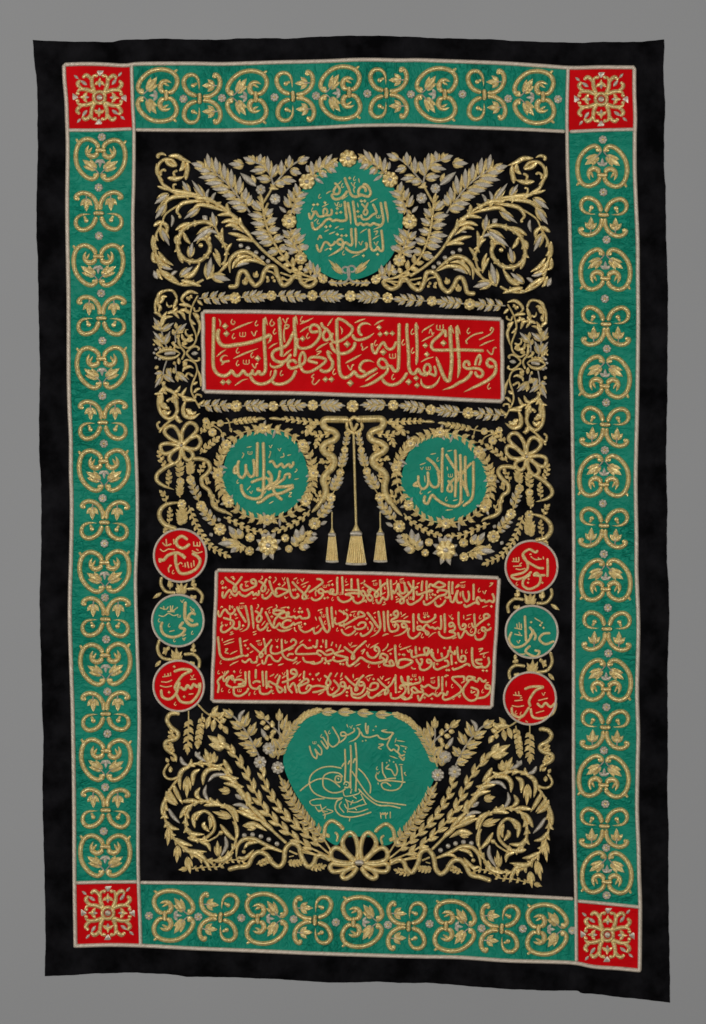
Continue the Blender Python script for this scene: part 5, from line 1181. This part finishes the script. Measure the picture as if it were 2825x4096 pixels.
def ring(fl, name, label):
    c = np.mean(fl, axis=0); el = []; n = len(fl); P = []
    for i in range(n):
        a = np.array(fl[i]); b = np.array(fl[(i + 1) % n])
        Pm = (a + b) / 2; r = (np.hypot(*(a - c)) + np.hypot(*(b - c))) / 2; Pm = c + (Pm - c) / np.hypot(*(Pm - c)) * r
        Q = smooth([a, Pm, b], 4.0); seg_ = [tuple(a)] + [tuple(q) for q in Q[1:-1:6]] + [tuple(b)]
        if i % 2: Q = Q[::-1]
        L = len(Q); el.append(('s', 4.5, seg_))
        for k in range(4):
            t = int((0.10 + 0.20 * k) * L); D = Q[min(t + 2, L - 1)] - Q[t - 2]; D /= np.hypot(*D)
            for sg in (-1, 1):
                bb = Q[t] + D * sg * 2; el.append(('g', 17, [tuple(bb), tuple(bb + rotv(D, sg * random.uniform(36, 46)) * random.uniform(31, 37))]))
            if k == 1 and i % 3 == 0: el.append(('av', 9, [tuple(Q[t]), tuple(Q[t] + rotv(D, 100) * 38)]))
        for sg in (-1, 1): 
            d_ = rotv((a - c) / np.hypot(*(a - c)), sg * 25) * sg; el.append(('av', 9, [tuple(a + d_ * 14), tuple(a + d_ * 36)]))
    for q in fl: el.append(('f', 22, [tuple(q)]))
    build_part(dict(name=name, label=label, el=el), curtain)
ring(pts('1051,1714 1211,1778 1254,1893 1223,2005 1069,2080 916,2010 872,1901 906,1780'), 'wreath', 'gold leaf wreath round the left green medallion')
ring(pts('1760,1730 1914,1805 1966,1913 1939,2029 1784,2094 1635,2021 1585,1870 1643,1774'), 'wreath', 'gold leaf wreath round the right green medallion')
both('''
@ 600 2780 1.995
P ribbon | short wavy gold ribbon under the lowest roundel
s 30 215,145 165,150 138,195 165,250 225,305 205,350 132,372 128,420 185,470
p 22 180,465 205,490 212,535
q 28 160,150 200,140 240,155
P leaf_spray | hanging sprigs of gold leaves beside the ribbon
s 9 310,125 310,200 308,300 303,420 ; 420,145 405,250 385,380
y g 4 74 38 36 310,180 310,260 308,340 303,420
y a 5 52 24 30 420,160 408,240 396,310 385,385
y a 3 34 18 45 200,350 170,320 170,290
y a 3 34 18 45 190,470 170,430 165,400
a 26 200,530 165,490 ; 150,540 130,500
P leafy_twig | twig with long gold buds under the lowest roundel
s 12 382,72 450,140 540,200 600,270
a 38 495,155 546,82 ; 480,165 450,270 ; 515,190 500,292 ; 545,195 598,128 ; 560,215 610,190 ; 570,225 565,275 ; 590,245 622,312 ; 470,150 600,160
P leafy_branch | thick gold branch arching over the spiral
z 0 9 58 18 270,592 330,556 420,546 520,562 600,602 680,682 740,780 800,880
s 20 228,650 270,592 330,556 420,546 520,562 600,602 680,682 740,780 800,880 880,970 980,1080 1090,1180
S 18 232,650 180,670 135,660 112,620 130,575 155,545
a 30 165,620 165,565
L 28 330,565 262,600 236,660 245,755 ; 400,590 350,630 345,722 ; 425,718 432,640 480,592 575,590 ; 590,512 612,560 660,625 ; 552,650 640,668 705,730 ; 590,702 680,722 770,800 ; 690,740 740,790 775,855 ; 775,770 792,830 800,900 ; 690,918 780,955 915,1012 ; 800,880 870,950 930,1010 ; 740,1042 830,1028 935,1082 ; 880,1000 950,1050 1000,1100 ; 710,900 780,920 860,980
Lv 22 465,690 520,640 625,632 ; 400,452 390,490 450,530 ; 245,490 265,540 315,565 ; 662,875 740,880 825,945
g 66 640,770 548,752 ; 850,1055 740,1040 ; 300,650 295,822
g 70 480,540 440,425 ; 510,540 515,450
av 30 385,500 365,448 ; 680,790 745,835
P vine_scroll | large gold spiral vine in the lower corner
z 0 13 52 18 170,740 122,900 122,980 150,1070 192,1140 262,1210 340,1270 430,1310 520,1318 600,1290 650,1248 682,1180
z 0 12 48 17 640,922 570,872 480,846 390,852 330,882 300,940 286,1010 300,1080 350,1130 400,1158 460,1130
s 18 222,670 170,740 140,800 122,900 122,980 150,1070 192,1140 262,1210 340,1270 430,1310 520,1318 600,1290 650,1248 682,1180 692,1090 680,1000 640,922 570,872
s 22 570,872 480,846 390,852 330,882 300,940 286,1010 300,1080 350,1130 400,1158 460,1130 510,1080 516,1020 490,960 440,926 395,950 365,1000
L 26 130,765 150,830 215,880 ; 150,745 170,800 225,870 ; 95,955 108,880 140,790 ; 125,1000 170,1052 235,1072 ; 195,1140 270,1180 342,1200 ; 240,1172 300,1238 455,1248 ; 255,850 340,842 410,860 ; 405,835 372,790 402,735 ; 360,1060 352,970 425,915 ; 290,1052 340,1105 435,1110 ; 240,982 285,905 335,875 ; 300,1135 350,1150 400,1165 ; 395,1165 460,1190 486,1245 ; 705,1010 672,920 595,868 ; 562,1030 620,1105 690,1165 ; 700,1140 690,1050 658,1005 ; 430,880 520,870 600,880 ; 330,1250 420,1290 490,1400 ; 520,1330 600,1310 670,1250 ; 440,1010 430,1040 475,1090 ; 470,965 490,1020 480,1070 ; 260,1210 330,1250 430,1262 ; 480,815 500,850 560,862 ; 185,700 205,760 262,870
Lv 22 150,905 185,965 240,1022 ; 468,842 438,780 452,715 ; 600,1125 612,1200 570,1285
d 20 567,1098
s 13 567,1085 530,1130 430,1182 ; 380,1150 430,1175 
g 62 160,1050 142,1202 ; 225,1200 215,1338 ; 300,1290 325,1425 ; 650,975 498,928 ; 545,1285 540,1158
g 40 300,1385 228,1392
P curved_leaf | long gold acanthus leaf above the lower ribbon
l 30 690,1295 700,1205 750,1152 830,1148 920,1190 1065,1245
L 22 750,1225 790,1182 880,1170 ; 885,1232 960,1215 1060,1252 ; 700,1290 760,1300 830,1232
d 17 750,1248
dv 20 755,1118 ; 820,1112 ; 887,1127 ; 950,1150 ; 1015,1185
P ribbon | long wavy gold ribbon along the lower edge
s 33 622,1392 700,1372 782,1358 822,1285 870,1252 930,1272 982,1340 1030,1368 1068,1330 1082,1232 1130,1182 1188,1208 1212,1290 1262,1368 1308,1340 1330,1290 1380,1278 1440,1318
S 13 1180,1215 1300,1262 1440,1305 ; 1210,1250 1320,1275 1440,1322 ; 1110,1240 1180,1270
P tendril_branch | low twigs of tiny gold leaves along the bottom edge
s 8 330,1385 450,1370 560,1365 620,1320 700,1315 780,1345 ; 850,1350 900,1330 960,1300 ; 1100,1330 1150,1340 1210,1330 ; 1270,1370 1340,1380 1400,1360 ; 1110,1290 1150,1280
y a 9 34 15 45 340,1388 450,1372 560,1362 620,1322 700,1316 770,1340
y a 4 38 16 45 860,1350 900,1335 950,1312
y a 4 38 16 50 1100,1335 1150,1340 1200,1335
y a 4 38 16 50 1270,1370 1330,1375 1380,1365
P leaf_spray | long spray of paired gold leaves ending in a tulip
s 13 1440,1292 1250,1200 1100,1090 1000,1000 910,900 850,790 800,680 750,580 680,480 600,402
y a 10 112 36 20 1330,1240 1200,1165 1100,1090 1000,1000 910,900 850,790 800,680 750,580 680,480 640,435
a 52 598,412 462,322 ; 602,420 470,392 ; 595,405 545,308 ; 600,415 500,420
P leaf_spray | second spray of paired gold leaves below the silver flower
s 13 1442,1275 1300,1150 1180,1045 1050,920 960,780 915,690 895,580
y a 8 106 34 20 1380,1215 1300,1150 1180,1045 1050,920 960,780 915,690 897,610
fv 26 880,535
P leaf_spray | upper spray of gold leaves with silver ribs
sv 12 870,485 820,382 760,280 690,190 640,150
u 66 660,175 582,108 ; 735,262 638,205 ; 790,335 672,300 ; 830,405 708,385 ; 860,460 770,450 ; 745,255 792,130 ; 795,320 850,212 ; 840,410 892,335
Lv 22 718,212 722,160 758,118
P leaf_spray | small spray with a bud and a three-lobed leaf
sv 10 1055,375 1035,310 970,240 905,180 ; 1040,335 1030,260 1032,195
g 60 910,185 836,120 ; 1032,205 1035,108
a 36 930,205 945,155 ; 925,215 878,225 ; 980,262 975,200 ; 960,255 905,265 ; 1010,290 960,300 ; 1050,270 1060,215
u 56 1060,280 1098,152 ; 990,500 960,410 ; 1000,440 975,330 ; 1040,400 985,345 ; 1070,340 1120,240
av 32 930,350 888,265
a 30 945,365 920,310 ; 960,350 985,300
fv 25 948,425
P wreath | leafy border of the large lower medallion
s 13 1020,512 1050,400 1120,280 1200,190 1300,132 1380,120
y u 5 86 42 40 1030,500 1055,400 1105,300 1150,240
y a 6 62 26 28 1160,235 1240,165 1330,125
s 13 1442,1232 1360,1110 1250,1000 1130,832 1060,700 1030,635
y u 9 92 44 38 1400,1175 1340,1090 1250,1000 1130,832 1075,720
fv 26 1022,578
P inner_curl | gold curl beside the bottom bow
s 28 1392,1130 1402,1045 1450,1002 1508,1030 1550,1075
s 18 1490,1170 1500,1120 1475,1090
a 30 1430,1140 1410,1100 ; 1400,1150 1345,1130
''', WL)
def one(txt):
    for p in parse(txt): build_part(p, curtain)
one('''
@ 1400 2780 1.995
P bow | large looped gold bow with a silver knot at the bottom centre
s 33 95,1320 85,1230 108,1130 150,1098 198,1140 208,1190 178,1250 105,1325 ; 110,1330 200,1245 260,1218 298,1250 290,1308 220,1335 112,1342 ; 120,1350 220,1352 285,1345 308,1378 280,1408 200,1398 108,1358 ; 98,1360 185,1400 212,1445 182,1462 130,1430 88,1370
s 33 55,1320 65,1230 42,1130 0,1098 -48,1140 -58,1190 -28,1250 45,1325 ; 40,1330 -50,1245 -110,1218 -148,1250 -140,1308 -70,1335 38,1342 ; 30,1350 -70,1352 -135,1345 -158,1378 -130,1408 -50,1398 42,1358 ; 52,1360 -35,1400 -62,1445 -32,1462 20,1430 62,1370
Sv 40 40,1340 75,1334 112,1338
P leaf_border | row of gold leaves along the top of the large lower medallion
u 60 -225,136 -100,130 ; -95,134 50,136 ; 60,140 192,148 ; 206,156 336,156
P knot | gold ribbon knot at the head of the tassel cord
@ 1220 1640 2.088
s 26 345,78 370,90 410,62 452,84 480,80
s 22 352,100 352,150 385,185 412,192 ; 470,105 478,150 440,188 412,192 ; 378,95 395,150 412,170 440,110
''')
for nm, c, r, lb in (('blossom', (1393, 636), 36, 'gold blossom at the very top of the top wreath'), ('blossom', (1403, 1185), 23, 'gold blossom in the middle of the upper garland'), ('blossom', (1411, 1625), 25, 'gold blossom in the middle of the lower garland')):
    mb = MB(); add_blossom(mb, c, r); link(nm, mb, curtain, label=lb)
# ---------------------------------------------------------------- tassels
def tassel(cx, ytop, ycone, yband0, yband1, ybot, wb, w1, cordw, top_x, label, ns):
    mb = MB(); add_stroke(mb, 's', [(top_x, ytop), ((top_x + cx) / 2 - .5, (ytop + ycone) / 2), (cx, ycone + 6)], cordw, 'gold', 1.0, rope=7.0, step=2.6)
    o = link('tassel', mb, curtain, label=label)
    mb = MB()
    n = 7; cols = 9; P = []
    for i in range(n):
        t = i / (n - 1); yy = ycone + (yband0 - ycone) * t; hw = cordw * 0.35 + (wb * 0.36 - cordw * 0.35) * t ** 1.3
        for j in range(cols):
            v = -1 + 2 * j / (cols - 1); P.append((cx + hw * math.sin(v * math.pi / 2), yy, math.cos(v * math.pi / 2) * hw * 0.6 - (2 if abs(v) == 1 else 0)))
    P = np.array(P); P[:, 2] += relief(P[:, 0], P[:, 1]) + 1.5; mb.grid(P, np.column_stack((P[:, 1], (P[:, 0] - cx) / wb)), 'gold', n, cols); link('cap', mb, o)
    mb = MB(); yb = (yband0 + yband1) / 2; add_stroke(mb, 's', [(cx - wb / 2, yb + 1), (cx, yb - 1), (cx + wb / 2, yb + 1)], (yband1 - yband0) * 1.0, 'silver', 5.0, hk=.45); link('band', mb, o)
    for k in range(ns):
        f = (k + .5) / ns - .5; mb = MB()
        P0 = (cx + f * wb * .92, yband1 - 3); P1 = (cx + f * w1 * .97 + .6 * math.sin(k * 3), ybot)
        Pm = ((P0[0] * .5 + P1[0] * .5), (P0[1] + P1[1]) / 2)
        A = smooth([P0, Pm, P1], 6.0); w0_, w1_ = wb / ns * .98, w1 / ns * 1.02
        # widening strand, one dome per strand
        nr = len(A); nc = 5; v = np.sin(np.linspace(-1, 1, nc) * np.pi / 2); G = []; U = []
        for i, q in enumerate(A):
            ww = w0_ + (w1_ - w0_) * i / (nr - 1)
            for vv in v: G.append((q[0] + vv * ww / 2, q[1], relief(q[0], q[1]) + 2.5 + ww * .55 * math.sqrt(max(0, 1 - vv * vv)))); U.append((q[1] * .6 + k * 13, vv))
        mb.grid(np.array(G), np.array(U), 'gold', nr, nc); link('strand', mb, o)
    mb = MB(); add_stroke(mb, 's', [(cx - w1 / 2, ybot), (cx - w1 / 6, ybot + 2.5), (cx + w1 / 6, ybot + 3), (cx + w1 / 2, ybot + 1)], 11, 'silver', 5.0, rope=6.0, step=2); link('hem', mb, o)
tassel(1425, 1730, 2092, 2124, 2146, 2254, 49, 86, 11, 1415, 'large middle tassel on a long gold cord', 9)
tassel(1329, 2047, 2108, 2131, 2148, 2244, 32, 53, 7, 1329, 'small tassel left of the middle one', 7)
tassel(1522, 2047, 2108, 2129, 2144, 2243, 31, 57, 7, 1521, 'small tassel right of the middle one', 7)
